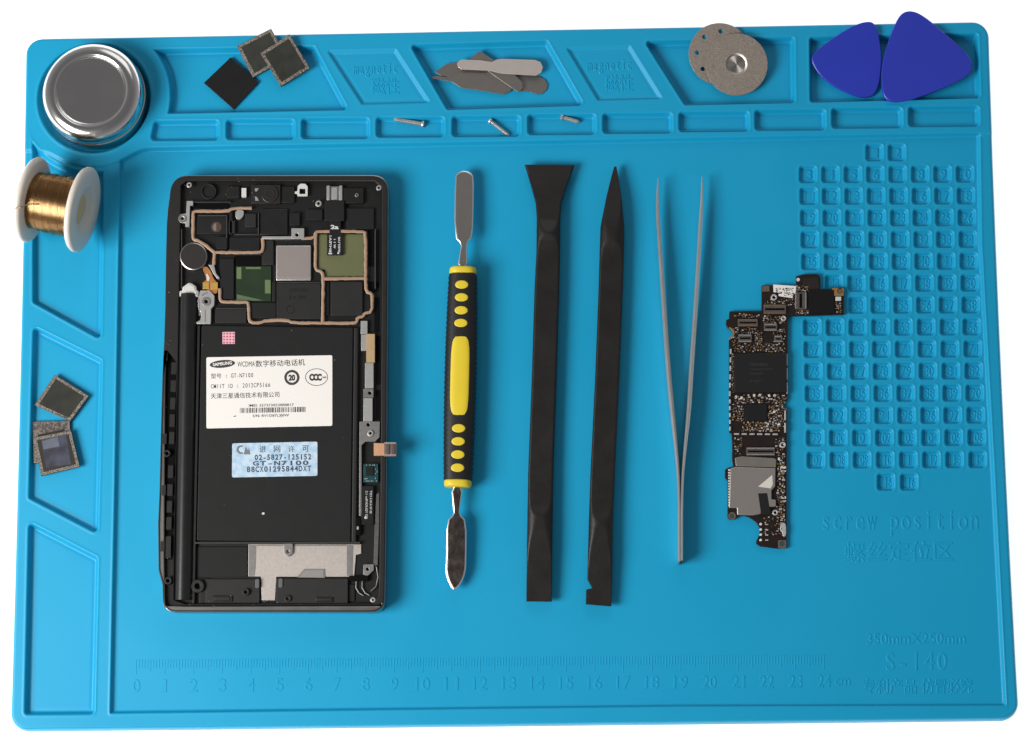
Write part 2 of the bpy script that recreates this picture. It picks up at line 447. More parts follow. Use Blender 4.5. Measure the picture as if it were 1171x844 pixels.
def rul(t, dy=0): return (155.8 + (942.2 - 155.8) * t, 754.2 + (748.9 - 754.2) * t + dy)
for i in range(241):
    L = 17 if i % 10 == 0 else (13.5 if i % 5 == 0 else 10)
    x, y = rul(i / 240.0, 0); a = P(x, y, zt); b = P(x - 0.35, y + L, zt); w = 0.12
    q0 = [(a[0] - w, a[1]), (a[0] + w, a[1]), (b[0] + w, b[1]), (b[0] - w, b[1])]
    V8 = [(px_ + (-0.16 if k_ in (0, 3) else 0.16), py_, zb) for k_, (px_, py_) in enumerate(q0)] + [(px_, py_, zt - 0.05) for px_, py_ in q0]
    tk.append(mesh_from(V8, [(7, 6, 5, 4), (0, 1, 5, 4), (1, 2, 6, 5), (2, 3, 7, 6), (3, 0, 4, 7)]))
finish('ruler_ticks', join(tk), BLUE, matt, None)
nm = []
for i in range(25):
    s = str(i); x, y = rul(i / 24.0, 37); w = 3.6 * len(s) + (0.5 if len(s) > 1 else 0.6)
    if s == '1': w = 1.8
    nm.append(text_mesh(s, (x - w, y), (x + w, y), 14, zb, zt, flare=0.24))
nm.append(text_mesh('cm', (955, 783.5), (972, 783.4), 8, zb, zt, flare=0.2))
finish('ruler_numbers', join(nm), BLUE, matt, None)
#OBJECTS#
# =================================================================== small things in the trays
STEEL = mat('polished_steel', (0.62, 0.60, 0.58), 0.16, 1.0, rvar=0.05, nscale=120)
STEEL_B = mat('brushed_steel', (0.50, 0.475, 0.455), 0.36, 1.0, noise=0.05, nscale=900, bump=0.003, bscale=900, stretch=(1, 8, 1))
def ref_cam_xy(q): return q[:2]
# ---- tin
tz = Z_TRAY - 0.4
tin_top = P(103.6, 103.2, tz + 15.5)
tin = thing('round_tin', 'round polished steel tin standing in the circular well at the mat corner', 'tin', (tin_top[0], tin_top[1], tz))
prof = [(12.3, 14.9), (12.7, 14.95), (13.0, 15.3), (13.35, 15.5), (14.6, 15.45), (15.8, 15.1), (16.9, 14.3), (17.7, 13.1), (18.1, 11.7), (18.25, 10.2), (18.25, 9.2), (17.9, 8.9), (17.9, 8.5), (18.3, 8.2), (18.3, 1.2), (18.1, 0.4), (17.4, 0.0), (0, 0)]
finish('tin_side', lathe_mesh(prof, (tin_top[0], tin_top[1], tz), n=96), mat('satin_tin_steel', (0.66, 0.64, 0.62), 0.18, 1.0, rvar=0.05, nscale=90, bump=0.004, bscale=500), tin, 50)
finish('tin_lid', lathe_mesh([(0, 14.2), (12.5, 14.2), (12.5, 14.86), (12.2, 14.95), (11.9, 14.86), (0, 14.86)], (tin_top[0], tin_top[1], tz), n=96),
       mat('lid_steel', (0.40, 0.385, 0.37), 0.33, 1.0, noise=0.06, nscale=60, bump=0.004, bscale=700, rvar=0.05), tin, 30)
# ---- wire spool
WHITEP = mat('white_plastic', (0.66, 0.61, 0.54), 0.38, noise=0.04, nscale=80, sss=0.15)
cL = P(37.5, 228.5, Z_TRAY + 15.3); cR = P(93.8, 239.6, Z_TRAY + 16.8)
ax = Vector(cR - cL).normalized(); Ls = (Vector(cR) - Vector(cL)).length
spool = thing('wire_spool', 'small white plastic spool wound with gold wire lying on the left edge of the mat', 'spool', (*((cL + cR)[:2] / 2), Z_TRAY))
fl_prof = [(2.2, -0.9), (13.8, -1.1), (14.8, -0.9), (15.3, -0.2), (15.3, 0.5), (14.8, 1.15), (13.9, 1.35), (8.6, 1.35), (7.9, 1.1), (7.0, -0.2), (5.4, -0.85), (2.2, -0.85)]
finish('flange', lathe_mesh(fl_prof, cR, ax, 80), WHITEP, spool, 60)
finish('flange', lathe_mesh(fl_prof, cL, -ax, 80), WHITEP, spool, 60)
finish('hub', lathe_mesh([(2.3, -0.85), (5.3, -0.85), (5.3, -0.7), (2.3, -0.7)], cR, ax, 40), mat('cream_core', (0.62, 0.45, 0.24), 0.6), spool, 60)
wp = [(5, 1.0)]; x = 1.05
r0 = 10.0
while x < Ls - 1.15:
    t = (x - 1) / (Ls - 2); rr_ = r0 + 0.5 * math.sin(t * 3.0) + rnd.uniform(-0.10, 0.10) + 0.15 * math.sin(x * 2.1)
    wp += [(rr_ - 0.10, x), (rr_ + 0.08, x + 0.07), (rr_ + 0.08, x + 0.15), (rr_ - 0.10, x + 0.22)]; x += 0.24
wp.append((5, x))
GOLD = mat('gold_wire', (0.62, 0.40, 0.19), 0.29, 1.0, col2=(0.24, 0.14, 0.065), nscale=380, rvar=0.08, stretch=(9, 0.35, 0.35), bump=0.02, bscale=400)
finish('wire_winding', lathe_mesh(wp, cL, ax, 96), GOLD, spool, 60)
finish('wire_end', tube_mesh([P(45, 233.5, 29.5), P(37, 233.2, 32), P(31, 234.2, 35), P(24, 237, 36.4), P(19, 237.6, 35.6), P(17.4, 238.5, 33)], 0.22), GOLD, spool, 60)
# ---- chips
CH_BLACK = mat('chip_black', (0.009, 0.008, 0.008), 0.45, noise=0.3, nscale=150, spec=0.3)
CH_EDGE = mat('chip_solder_border', (0.035, 0.028, 0.022), 0.45, col2=(0.27, 0.23, 0.185), nscale=2600, sharp=(0.38, 0.62), detail=1, bump=0.05, bscale=1500)
CH_FIELD = mat('chip_field', (0.014, 0.015, 0.011), 0.34, col2=(0.028, 0.029, 0.022), nscale=260, sharp=(0.3, 0.7))
def quad_in(q, t0, t1=None):
    c = [sum(p[0] for p in q) / 4, sum(p[1] for p in q) / 4]
    return [(p[0] + (c[0] - p[0]) * t0, p[1] + (c[1] - p[1]) * t0) for p in q]
def chip(label, q, z0, tilt, border=0.085, thick=1.0, field=CH_FIELD, plain=False):
    T = Tilt(q[0][0] * .5 + q[2][0] * .5, q[0][1] * .5 + q[2][1] * .5, z0, *tilt)
    o = thing('chip', label, 'chip', T.c, 'loose square chips')
    plate('chip_body', q, z0, z0 + thick, CH_BLACK if plain else mat('chip_substrate', (0.03, 0.027, 0.023), 0.5), o, 0.06, T)
    if not plain:
        plate('solder_border', [quad_in(q, 0.015), quad_in(q, border * 2)], z0 + thick - 0.02, z0 + thick + 0.10, CH_EDGE, o, 0.03, T)
        plate('chip_field', quad_in(q, border * 2 + 0.01), z0 + thick - 0.02, z0 + thick + 0.05, field, o, 0.02, T)
    return o, T
chip('plain black chip with no border in the top left tray', [(263.6, 65.6), (295.6, 94.3), (267, 124.6), (233.2, 94.7)], Z_TRAY + 0.2, (0, 0.0), plain=True)
chip('bordered chip partly covered by another chip at the top edge of the mat', [(310, 32.5), (328.5, 66), (289.2, 88.8), (270.8, 53)], 6.5, (0.0, 0.28))
chip('bordered chip lying on another chip, rightmost in the top left tray', [(331, 39), (354.6, 78), (321, 99), (297.5, 60.6)], 6.95, (-0.02, 0.26))
chip('bordered chip lying like a diamond above the stacked pair in the left tray', [(62.7, 428.5), (101.8, 452.7), (80.4, 482), (39.2, 463.3)], Z_TRAY + 0.9, (0.0, 0.02))
chip('dark chip mostly hidden under a worn purple chip in the left tray', [(36.9, 482), (80, 481.2), (80.5, 526), (38.5, 530)], Z_TRAY + 0.3, (0, 0), border=0.14)
WORN = mat('chip_worn_field', (0.030, 0.027, 0.022), 0.3)
o, T = chip('chip with a worn purple grey centre lying on another in the left tray', [(38, 500.5), (81.3, 491.8), (91.3, 533.6), (47, 544.4)], Z_TRAY + 1.5, (0, 0), border=0.085, field=WORN)
plate('coated_centre', [(46.8, 502.5), (76, 496.5), (81, 531), (53, 535)], T.z0 + 1.0, T.z0 + 1.08, mat('worn_silver_coating', (0.022, 0.020, 0.032), 0.4, 0.1, col2=(0.06, 0.064, 0.10), nscale=220, sharp=(0.35, 0.7)), o, 0.02)
plate('coated_patch', [(48, 504.5), (66, 499.5), (68, 510.5), (50, 514)], T.z0 + 1.0, T.z0 + 1.10, mat('pale_coating', (0.10, 0.115, 0.15), 0.45, 0.15, noise=0.3, nscale=500), o, 0.02)
plate('solder_strip', [(37.2, 483.3), (79.7, 482), (79.9, 489), (38.5, 498)], Z_TRAY + 1.2, Z_TRAY + 1.42, mat('speckled_strip', (0.045, 0.035, 0.034), 0.5, col2=(0.20, 0.155, 0.135), nscale=1300, sharp=(0.42, 0.66), detail=1), bpy.data.objects['chip.004'], 0.03)
# ---- thin blades
def c6(pts): return [(480 + x / 5.855, 50 + y / 5.855) for x, y in pts]
BL_D = mat('blade_steel', (0.33, 0.30, 0.275), 0.42, 1.0, noise=0.08, nscale=300, bump=0.003, bscale=900)
BL_L = mat('blade_steel_light', (0.66, 0.585, 0.54), 0.45, 0.75, noise=0.06, nscale=300, bump=0.003, bscale=900)
bl = [('dull steel blade at the bottom of the pile with its rounded end at the right', [(98, 188), (130, 170), (180, 132), (260, 124), (420, 150), (640, 200), (800, 218), (838, 240), (857, 275), (850, 310), (820, 335), (785, 338), (740, 322), (690, 318), (560, 300), (300, 240), (140, 212)], 3.9, BL_D),
      ('dull steel blade with a long thin point at the left of the pile', [(78, 220), (140, 218), (180, 225), (215, 222), (300, 190), (480, 195), (630, 260), (632, 290), (600, 322), (560, 340), (420, 316), (275, 295), (215, 255), (130, 238), (80, 231)], 4.55, BL_D),
      ('dull steel blade crossing the pile diagonally', [(335, 103), (400, 48), (500, 112), (640, 210), (688, 262), (690, 300), (660, 326), (460, 186)], 5.2, BL_D),
      ('pale narrow-waisted steel blade lying on top of the pile', [(275, 106), (400, 110), (485, 122), (515, 105), (560, 101), (770, 108), (808, 122), (824, 155), (815, 192), (780, 213), (700, 209), (560, 200), (510, 190), (470, 180), (280, 171), (255, 155), (250, 128)], 5.85, BL_L)]
for lab, pts, z, m in bl:
    o = plate('thin_blade', rounded(c6(pts), 0.8, 2), z, z + 0.5, m, None, 0.08, Tilt(575, 90, z, -0.004, 0.012))
    tag(o, lab, 'blade', 'thin steel blades piled in the tray')
# ---- screws
def screw(label, head, tip, z, r):
    a, b = P(*head, z), P(*tip, z); d = Vector(b - a); L = d.length; d.normalize()
    o = thing('screw', label, 'screw', (a[0], a[1], Z_SMALL), 'tiny steel screws in the narrow trays')
    SS = mat('screw_steel', (0.66, 0.63, 0.60), 0.34, 0.85)
    h = [(0, 0), (r * 0.30, 0), (r * 0.32, 0.25), (r * 0.45, 0.25), (r * 0.5, 0), (r * 0.85, 0.0), (r, 0.2), (r, 0.8), (r * 0.9, 0.95), (0, 0.95)]
    finish('screw_head', lathe_mesh(h, a, d, 24), SS, o, 40)
    p = [(0, 0.9)]; x = 0.95
    while x < L - 0.7: p += [(r * 0.60, x), (r * 0.74, x + 0.16), (r * 0.60, x + 0.32)]; x += 0.34
    p += [(r * 0.55, L - 0.5), (r * 0.2, L), (0, L)]
    finish('screw_shank', lathe_mesh(p, a, d, 20), SS, o, 40)
screw('longest steel screw with its head at the right', (485, 142.3), (450.5, 136.2), Z_SMALL + 1.0, 1.25)
screw('slanting steel screw with its head at the upper left, between the other two', (559.5, 137.5), (582, 155), Z_SMALL + 0.95, 1.05)
screw('shortest steel screw with its head at the left', (641.5, 133.4), (662.5, 139.8), Z_SMALL + 1.1, 1.2)
# ---- grinding discs
GRIT = mat('diamond_grit', (0.36, 0.31, 0.265), 0.5, 0.7, noise=0.5, nscale=1900, bump=0.07, bscale=2600, detail=2)
CONE = mat('bare_disc_steel', (0.46, 0.42, 0.38), 0.46, 1.0)
CONE.node_tree.nodes['Principled BSDF'].inputs['Anisotropic'].default_value = 0.85
_t = CONE.node_tree.nodes.new('ShaderNodeTangent'); _t.direction_type = 'RADIAL'; _t.axis = 'Z'
CONE.node_tree.links.new(_t.outputs[0], CONE.node_tree.nodes['Principled BSDF'].inputs['Tangent'])
T1 = Tilt(822.8, 61.5, 6.2, 0, 0.20)
ho = [circ(822.8 + 25.8 * math.cos(math.radians(a)), 61.5 - 25.8 * math.sin(math.radians(a)), 2.6, 14) for a in range(-3, 357, 45)]
d1 = thing('cutting_disc', 'gritty grinding disc with a ring of small holes, partly under the other disc', 'disc', T1.c, 'grinding discs in the tray')
plate('disc_plate', [circ(822.8, 61.5, 35.2, 72)] + ho, 6.2, 6.7, GRIT, d1, 0.05, T1)
T2 = Tilt(842.4, 73.7, 7.0, 0.02, 0.17)
d2 = thing('cutting_disc', 'gritty grinding disc with a dished steel centre, on top of the other disc', 'disc', T2.c, 'grinding discs in the tray')
plate('disc_plate', [circ(842.4, 73.7, 35.4, 72), circ(842.4, 73.2, 12.4, 36)], 7.0, 7.5, GRIT, d2, 0.05, T2)
nrm = Vector((-T2.gx, -T2.gy, 1)).normalized(); c2 = T2.P(842.4, 73.2, 0.5)
finish('dished_centre', lathe_mesh([(4.0, -0.45), (3.95, -0.05), (3.6, -0.15), (1.3, -1.75), (1.1, -1.8), (1.05, -2.0), (1.6, -2.0)], c2, nrm, 48), CONE, d2, 30)
finish('centre_pin', lathe_mesh([(0, -1.45), (0.75, -1.5), (0.95, -1.6), (0.95, -2.0), (0, -2.0)], c2, nrm, 24), mat('pin_steel', (0.25, 0.22, 0.2), 0.4, 1.0), d2, 30)
# ---- picks
VIO = mat('violet_plastic', (0.024, 0.042, 0.44), 0.36, noise=0.06, nscale=40, rvar=0.05, bump=0.004, bscale=900)
def c3(pts): return [(915 + x / 5.323, 20 + y / 5.323) for x, y in pts]
def pick(label, pts, T, th):
    base = smoothpoly(c3(pts), 3)
    L = px_loops([base], T.z0 + th, T)[0]
    c = np.mean(np.array(L), 0); N = len(L); V, Fc = [], []
    rings = [(0.99, 0.0), (1.0, 0.2 * th), (1.0, 0.65 * th), (0.994, 0.88 * th), (0.978, th), (0.8, th + 0.03), (0.5, th + 0.05), (0.2, th + 0.05)]
    for s, h in rings:
        for x, y in L:
            X, Y = c[0] + (x - c[0]) * s, c[1] + (y - c[1]) * s; V.append((X, Y, T.z(X, Y) + h))
    for i in range(len(rings) - 1):
        for k in range(N): a, b = i * N + k, i * N + (k + 1) % N; Fc.append((a, b, b + N, a + N))
    Fc.append(tuple(reversed(range(N)))); Fc.append(tuple(range((len(rings) - 1) * N, len(rings) * N)))
    me = mesh_from(V, Fc); bm = bmesh.new(); bm.from_mesh(me); bmesh.ops.recalc_face_normals(bm, faces=bm.faces); bm.to_mesh(me); bm.free()
    tag(finish('opening_pick', me, VIO, None, 22), label, 'pick', 'violet plastic picks in the corner tray')
pick('smaller violet plastic pick pointing left in the corner tray', [(62, 270), (85, 205), (270, 75), (385, 22), (462, 28), (490, 160), (497, 270), (482, 415), (440, 490), (330, 480), (150, 390)], Tilt(970, 68, 6.15, -0.005, 0.15), 1.3)
pick('larger violet plastic pick overhanging the top edge of the mat', [(575, 40), (620, -35), (690, -45), (770, 0), (880, 95), (1010, 205), (1060, 290), (1020, 360), (850, 440), (640, 512), (520, 512), (493, 420), (498, 290), (520, 190)], Tilt(1058, 66, 7.3, 0.0, 0.012), 1.6)

# =================================================================== the tools in the middle
# ---- two-ended pry tool
def axis_frame(ptop, pbot, z):
    a, b = P(*ptop, z), P(*pbot, z); d = (b - a)[:2]; L = np.linalg.norm(d); d /= L
    return a[:2], d, np.array([d[1], -d[0]]), L       # origin, along (downwards), across, length
ZH = Z_MAIN
pt_top, pt_bot = (530.2, 196), (518.6, 676)
po, pd, pc, pL = axis_frame(pt_top, pt_bot, ZH + 6)
pry = thing('pry_tool', 'two-ended steel pry tool with a black and yellow grip', 'pry tool', (*(po + pd * pL / 2), ZH))
CHROME_D = mat('dark_polished_steel', (0.20, 0.165, 0.145), 0.26, 1.0, noise=0.6, nscale=700, rvar=0.12, bump=0.03, bscale=1100, stretch=(1, 0.5, 1))
BLADE = mat('satin_tool_steel', (0.36, 0.335, 0.315), 0.38, 1.0, noise=0.05, nscale=300)
EDGE = mat('bright_edge_steel', (0.95, 0.95, 0.93), 0.28, 1.0)
up = [(520, 201.5), (523.5, 197), (530.7, 194.6), (538, 197), (542, 201.5), (541.6, 240), (540.4, 271), (534.8, 277), (533.6, 283), (534.8, 306), (523, 306), (525.8, 288), (527.2, 279), (519.3, 271)]
TU = Tilt(530, 250, ZH + 4.2, 0, -0.045)
plate('flat_blade', smoothpoly(up, 1), TU.z0, TU.z0 + 0.9, EDGE, pry, 0.35, TU)
plate('blade_face', smoothpoly(quad_in(up, 0) if False else [(521.6, 202.5), (524.3, 199), (530.7, 196.4), (537, 199), (540.4, 202.5), (540.2, 240), (539, 269.5), (533.5, 276.5), (532.4, 283), (533.3, 305), (524.6, 305), (527, 288), (528.6, 279), (521, 270)], 1), TU.z0 + 0.5, TU.z0 + 0.95, BLADE, pry, 0.08, TU)
lo = [(515.8, 556), (529.9, 556), (525.8, 582), (525.6, 588), (533.6, 595.5), (533.4, 640), (532.6, 655), (527, 668.5), (519.4, 676.2), (513.5, 668), (509.2, 655), (510.2, 640), (510.6, 595.5), (518.8, 588), (518.2, 582)]
TL = Tilt(520, 610, ZH + 3.8, 0, 0.05)
plate('pointed_blade', smoothpoly(lo, 1), TL.z0, TL.z0 + 0.9, EDGE, pry, 0.3, TL)
plate('blade_face', smoothpoly([(517.4, 557), (528.2, 557), (524.7, 582), (524.8, 589), (532, 596.5), (531.8, 640), (530.9, 655), (526, 666.5), (519.5, 673.5), (514.7, 666), (511, 655), (511.9, 640), (512.1, 596.5), (519.8, 589), (519.4, 582)], 1), TL.z0 + 0.5, TL.z0 + 0.97, CHROME_D, pry, 0.12, TL)
# grip: super-elliptic sections along its axis
gh0, gh1 = (529.3, 305), (523.2, 557)
go, gd, gc, gL = axis_frame(gh0, gh1, ZH + 6)
def gw(u):                       # half width in mm along the grip, u 0..1
    return 4.75 + 0.75 * math.sin(math.pi * min(1, max(0, u))) ** 0.8
GH = 4.3; ZC = ZH + GH + 0.05
def gsurf(u, v, lift=0.0, teeth=0):
    w = gw(u); t = max(0.0, 1 - abs(v / w) ** 2.8) ** (1 / 2.8)
    p = go + gd * (u * gL) - gc * 0 + gc * v
    return (p[0], p[1], ZC + GH * t + lift)
def grip_mesh(u0, u1, scale=1.0, teeth=False, nu=160, rnd_end=0.0):
    V, Fc, nv = [], [], 40
    for i in range(nu + 1):
        u = u0 + (u1 - u0) * i / nu; w = gw(u) * scale; h = GH * scale
        if rnd_end:
            e_ = min(i, nu - i) / nu; k = min(1, e_ / rnd_end); s = 0.80 + 0.20 * math.sqrt(max(0, 1 - (1 - k) ** 2)); w *= s; h *= s
        for k in range(nv):
            a = 2 * math.pi * k / nv; ca, sa = math.cos(a), math.sin(a)
            x = math.copysign(abs(ca) ** (2 / 2.8), ca) * w; z = math.copysign(abs(sa) ** (2 / 2.8), sa) * h
            if teeth and abs(sa) < 0.75: x *= 1 + 0.045 * (0.5 + 0.5 * math.sin(u * 2 * math.pi * 44)) * (1 - abs(sa))
            p = go + gd * (u * gL) + gc * x; V.append((p[0], p[1], ZC + z))
    for i in range(nu):
        for k in range(nv): a, b = i * nv + k, i * nv + (k + 1) % nv; Fc.append((a, b, b + nv, a + nv))
    Fc += [tuple(reversed(range(nv))), tuple(range(nu * nv, (nu + 1) * nv))]
    me = mesh_from(V, Fc); bm = bmesh.new(); bm.from_mesh(me); bmesh.ops.recalc_face_normals(bm, faces=bm.faces); bm.to_mesh(me); bm.free(); return me
RUB = mat('black_grip_rubber', (0.007, 0.006, 0.006), 0.5, noise=0.2, nscale=300, bump=0.01, bscale=1500)
YEL = mat('yellow_plastic', (0.74, 0.56, 0.03), 0.42, noise=0.05, nscale=150, bump=0.01, bscale=700)
finish('grip', grip_mesh(0.035, 0.965, teeth=True, nu=500), RUB, pry, 60)
finish('end_cap', grip_mesh(0.0, 0.035, 0.99, nu=14, rnd_end=0.35), YEL, pry, 60)
finish('end_cap', grip_mesh(0.965, 1.0, 1.0, nu=14, rnd_end=0.35), YEL, pry, 60)
def inlay(cx, cy, rx, ry, box=False):
    q = P(cx, cy, ZC + GH)[:2] - go; u0 = float(q @ gd) / gL; v0 = float(q @ gc); sx, sy = rx / 3.24, ry / 3.24 / gL
    V, Fc, nr, na = [], [], 8, 40
    for i in range(nr + 1):
        s = i / nr
        for k in range(na):
            a = 2 * math.pi * k / na; ca, sa = math.cos(a), math.sin(a)
            if box:                                   # stadium-like window
                x = math.copysign(abs(ca) ** 0.45, ca) * sx
                y = math.copysign(abs(sa) ** 0.45, sa)
                e1 = sy; yy = y * e1
                dx, dy = x * s, yy * s
            else: dx, dy = ca * sx * s, sa * sy * s
            p = gsurf(u0 + dy, v0 + dx, 0.09 if s < 0.99 else -0.1); V.append(p)
    for i in range(nr):
        for k in range(na): a, b = i * na + k, i * na + (k + 1) % na; Fc.append((a, b, b + na, a + na))
    me = mesh_from(V, Fc); bm = bmesh.new(); bm.from_mesh(me); bmesh.ops.remove_doubles(bm, verts=bm.verts, dist=1e-5)
    bmesh.ops.recalc_face_normals(bm, faces=bm.faces); bm.to_mesh(me); bm.free()
    if me.polygons[len(me.polygons) // 2].normal.z < 0: me.flip_normals()
    finish('grip_inlay', me, YEL, pry, 60)
for x, y in ((527.9, 325.4), (527.7, 340), (527.3, 354.8), (526.9, 369.3), (524.4, 489.8), (523.9, 504.7), (523.5, 519.8), (523.2, 534.9)): inlay(x, y, 8.0, 5.1)
inlay(525.7, 429.5, 11.3, 48.5, True)
# ---- black nylon spudgers: a rounded bar cut by flats
NYL = mat('black_nylon', (0.012, 0.0105, 0.0095), 0.42, noise=0.25, nscale=140, bump=0.05, bscale=700, rvar=0.1, spec=0.4)
def ip(tab, y):
    ys = [t[0] for t in tab]; return float(np.interp(y, ys, [t[1] for t in tab]))
def spudger(label, left, right, flat, under, zr=ZH, Hc=6.2):
    """left/right: (pixel y, pixel x) edge tables; flat: (pixel y, height of the flats in mm)"""
    y0, y1 = left[0][0], left[-1][0]; N = 300; M = 28; V, Fc = [], []; lows = []
    for i in range(N + 1):
        y = y0 + (y1 - y0) * i / N; xl, xr = ip(left, y), ip(right, y)
        yr = y + (right[0][0] - left[0][0]) * (1 - i / N) + (right[-1][0] - left[-1][0]) * i / N
        f = ip(flat, y)
        a = P(xl, y, zr + 3.2); b = P(xr, yr, zr + 3.2); w = np.linalg.norm(b - a) / 2
        edge = min(f * 0.86, Hc * 0.66); lows.append(ip(under, y))
        for k in range(M + 1):
            v = -1 + 2 * k / M; v = math.copysign(abs(v) ** 0.8, v)
            rh = edge + (Hc - edge) * max(0, 1 - abs(v) ** 2.1) ** 0.62
            kq = 0.3; hq = max(0, min(1, 0.5 + 0.5 * (rh - f) / kq)); h = rh * (1 - hq) + f * hq - kq * hq * (1 - hq) * 0.8; h = max(h, 0.35)
            p = a + (b - a) * (v * .5 + .5); V.append((p[0], p[1], zr + h))
    nb = len(V); W1 = M + 1
    for i in range(N):
        for k in range(M): a = i * W1 + k; Fc.append((a, a + 1, a + 1 + W1, a + W1))
    V += [(v[0], v[1], zr + 0.03 + lows[i_ // W1]) for i_, v in enumerate(list(V))]
    for i in range(N):
        for k in range(M): a = nb + i * W1 + k; Fc.append((a + W1, a + 1 + W1, a + 1, a))
        Fc.append((i * W1, (i + 1) * W1, nb + (i + 1) * W1, nb + i * W1)); a = i * W1 + M; Fc.append((a + W1, a, nb + a, nb + a + W1))
    for k in range(M): Fc.append((k + 1, k, nb + k, nb + k + 1)); a = N * W1 + k; Fc.append((a, a + 1, nb + a + 1, nb + a))
    me = mesh_from(V, Fc); bm = bmesh.new(); bm.from_mesh(me); bmesh.ops.recalc_face_normals(bm, faces=bm.faces); bm.to_mesh(me); bm.free()
    o = thing('spudger', label, 'spudger', (*((P(ip(left, 430), 430, zr) + P(ip(right, 430), 430, zr))[:2] / 2), zr), 'black plastic spudgers')
    finish('spudger_body', me, NYL, o, 50); return o
fl = lambda tipt, pk1: [(188, 3.4), (252, 5.0), (268, 6.2), (276, 5.4), (285, 5.0), (300, 4.9), (560, 4.9), (578, 5.2), (590, 6.1), (606, 5.8), (640, 4.5), (690, 3.6)]
un = [(188, 2.5), (245, 1.0), (275, 0), (590, 0), (620, 0.8), (693, 2.1)]
s1 = spudger('black spudger with a wide flared flat head', [(188.4, 600), (200, 603.5), (215, 608), (232, 612.6), (250, 613.8), (290, 613.4), (330, 611.3), (430, 608.2), (540, 604), (620, 602.6), (687.7, 601.8)],
        [(189, 656.8), (200, 652.8), (215, 647), (232, 641.8), (250, 640.8), (290, 640.4), (330, 639.7), (430, 636.6), (540, 632.8), (620, 631.6), (688, 631)], fl(0.8, 0), un)
s2 = spudger('black spudger with a pointed tip and a notched lower end', [(190.5, 702.3), (200, 699.6), (225, 693.5), (260, 686.6), (285, 685.8), (330, 684.5), (430, 680.6), (540, 675.2), (600, 673.2), (662, 671.6), (662.6, 671.6), (672.8, 677.2), (674, 670.2), (691, 669.8)],
        [(190.5, 705), (200, 706.8), (225, 710.5), (260, 714), (285, 713.7), (330, 712.4), (430, 708.4), (540, 703.2), (600, 701), (662, 700), (693.5, 699)],
        [(190, 3.3), (225, 4.6), (262, 6.0), (275, 6.2), (284, 5.4), (294, 5.0), (305, 4.9), (570, 4.9), (585, 5.3), (596, 6.1), (612, 5.7), (650, 4.4), (694, 3.6)],
        [(190, 2.4), (225, 1.2), (270, 0), (596, 0), (625, 0.8), (694, 2.2)])
for o, x in ((s1, 622), (s2, 697)):      # the faint moulded marks on the flats
    pass
# ---- tweezers standing on edge
TW = mat('satin_tweezer_steel', (0.66, 0.65, 0.62), 0.30, 0.88, noise=0.06, nscale=200, rvar=0.05)
def arm(cpts, th, hh, zc):
    """cpts: pixel centre line; th: thickness px; hh: half height mm"""
    V, Fc = [], []; cp = smoothpoly(cpts, 2, False); n = len(cp)
    ys = [c[1] for c in cpts]
    for i, (x, y) in enumerate(cp):
        t = float(np.interp(y, ys, th)) / 3.24 / 2; h = float(np.interp(y, ys, hh))
        q0 = np.array(cp[max(i - 1, 0)]); q1 = np.array(cp[min(i + 1, n - 1)])
        a = P(x, y, zc + h); e0, e1 = P(*q0, zc + h), P(*q1, zc + h); d = (e1 - e0)[:2]; d /= np.linalg.norm(d); s = np.array([d[1], -d[0]])
        b = 0.62 * t
        for u, z in ((-t, -h + b), (-t + b, -h), (t - b, -h), (t, -h + b), (t, h - b * 1.3), (t - b * 1.3, h), (-t + b * 1.3, h), (-t, h - b * 1.3)):
            V.append((a[0] + s[0] * u, a[1] + s[1] * u, zc + z))
    for i in range(n - 1):
        for k in range(8): a, b = i * 8 + k, i * 8 + (k + 1) % 8; Fc.append((a, b, b + 8, a + 8))
    Fc += [tuple(reversed(range(8))), tuple(range((n - 1) * 8, n * 8))]
    me = mesh_from(V, Fc); bm = bmesh.new(); bm.from_mesh(me); bmesh.ops.recalc_face_normals(bm, faces=bm.faces); bm.to_mesh(me); bm.free(); return me
zc = ZH + 3.7
tw = thing('tweezers', 'slim pointed steel tweezers standing on edge with open tips', 'tweezers', (*P(778, 560, ZH)[:2], ZH))
finish('tweezer_arm', arm([(752.6, 204), (752.0, 222), (752.4, 248), (757.5, 320), (764.2, 420), (769.5, 474), (774.2, 520), (776.9, 560), (777.0, 642)], [1.2, 3, 4.2, 4.6, 5.0, 4.6, 3.2, 2.6, 2.5], [0.4, 0.9, 1.5, 2.4, 3.3, 3.6, 3.6, 3.6, 3.6], zc), TW, tw, 40)
finish('tweezer_arm', arm([(802.8, 202), (803.0, 222), (801.8, 246), (796.5, 340), (791.0, 420), (788.0, 471), (783.3, 515), (779.8, 555), (779.7, 641)], [1.2, 3, 4.2, 4.6, 5.0, 4.6, 3.2, 2.6, 2.5], [0.4, 0.9, 1.5, 2.4, 3.3, 3.6, 3.6, 3.6, 3.6], zc), TW, tw, 40)
plate('end_weld', [(776.4, 628), (780.4, 628), (779.8, 643.5), (777.2, 644.5)], ZH + 0.1, ZH + 6.5, mat('dark_weld', (0.05, 0.045, 0.04), 0.4, 0.8), tw, 0.15)
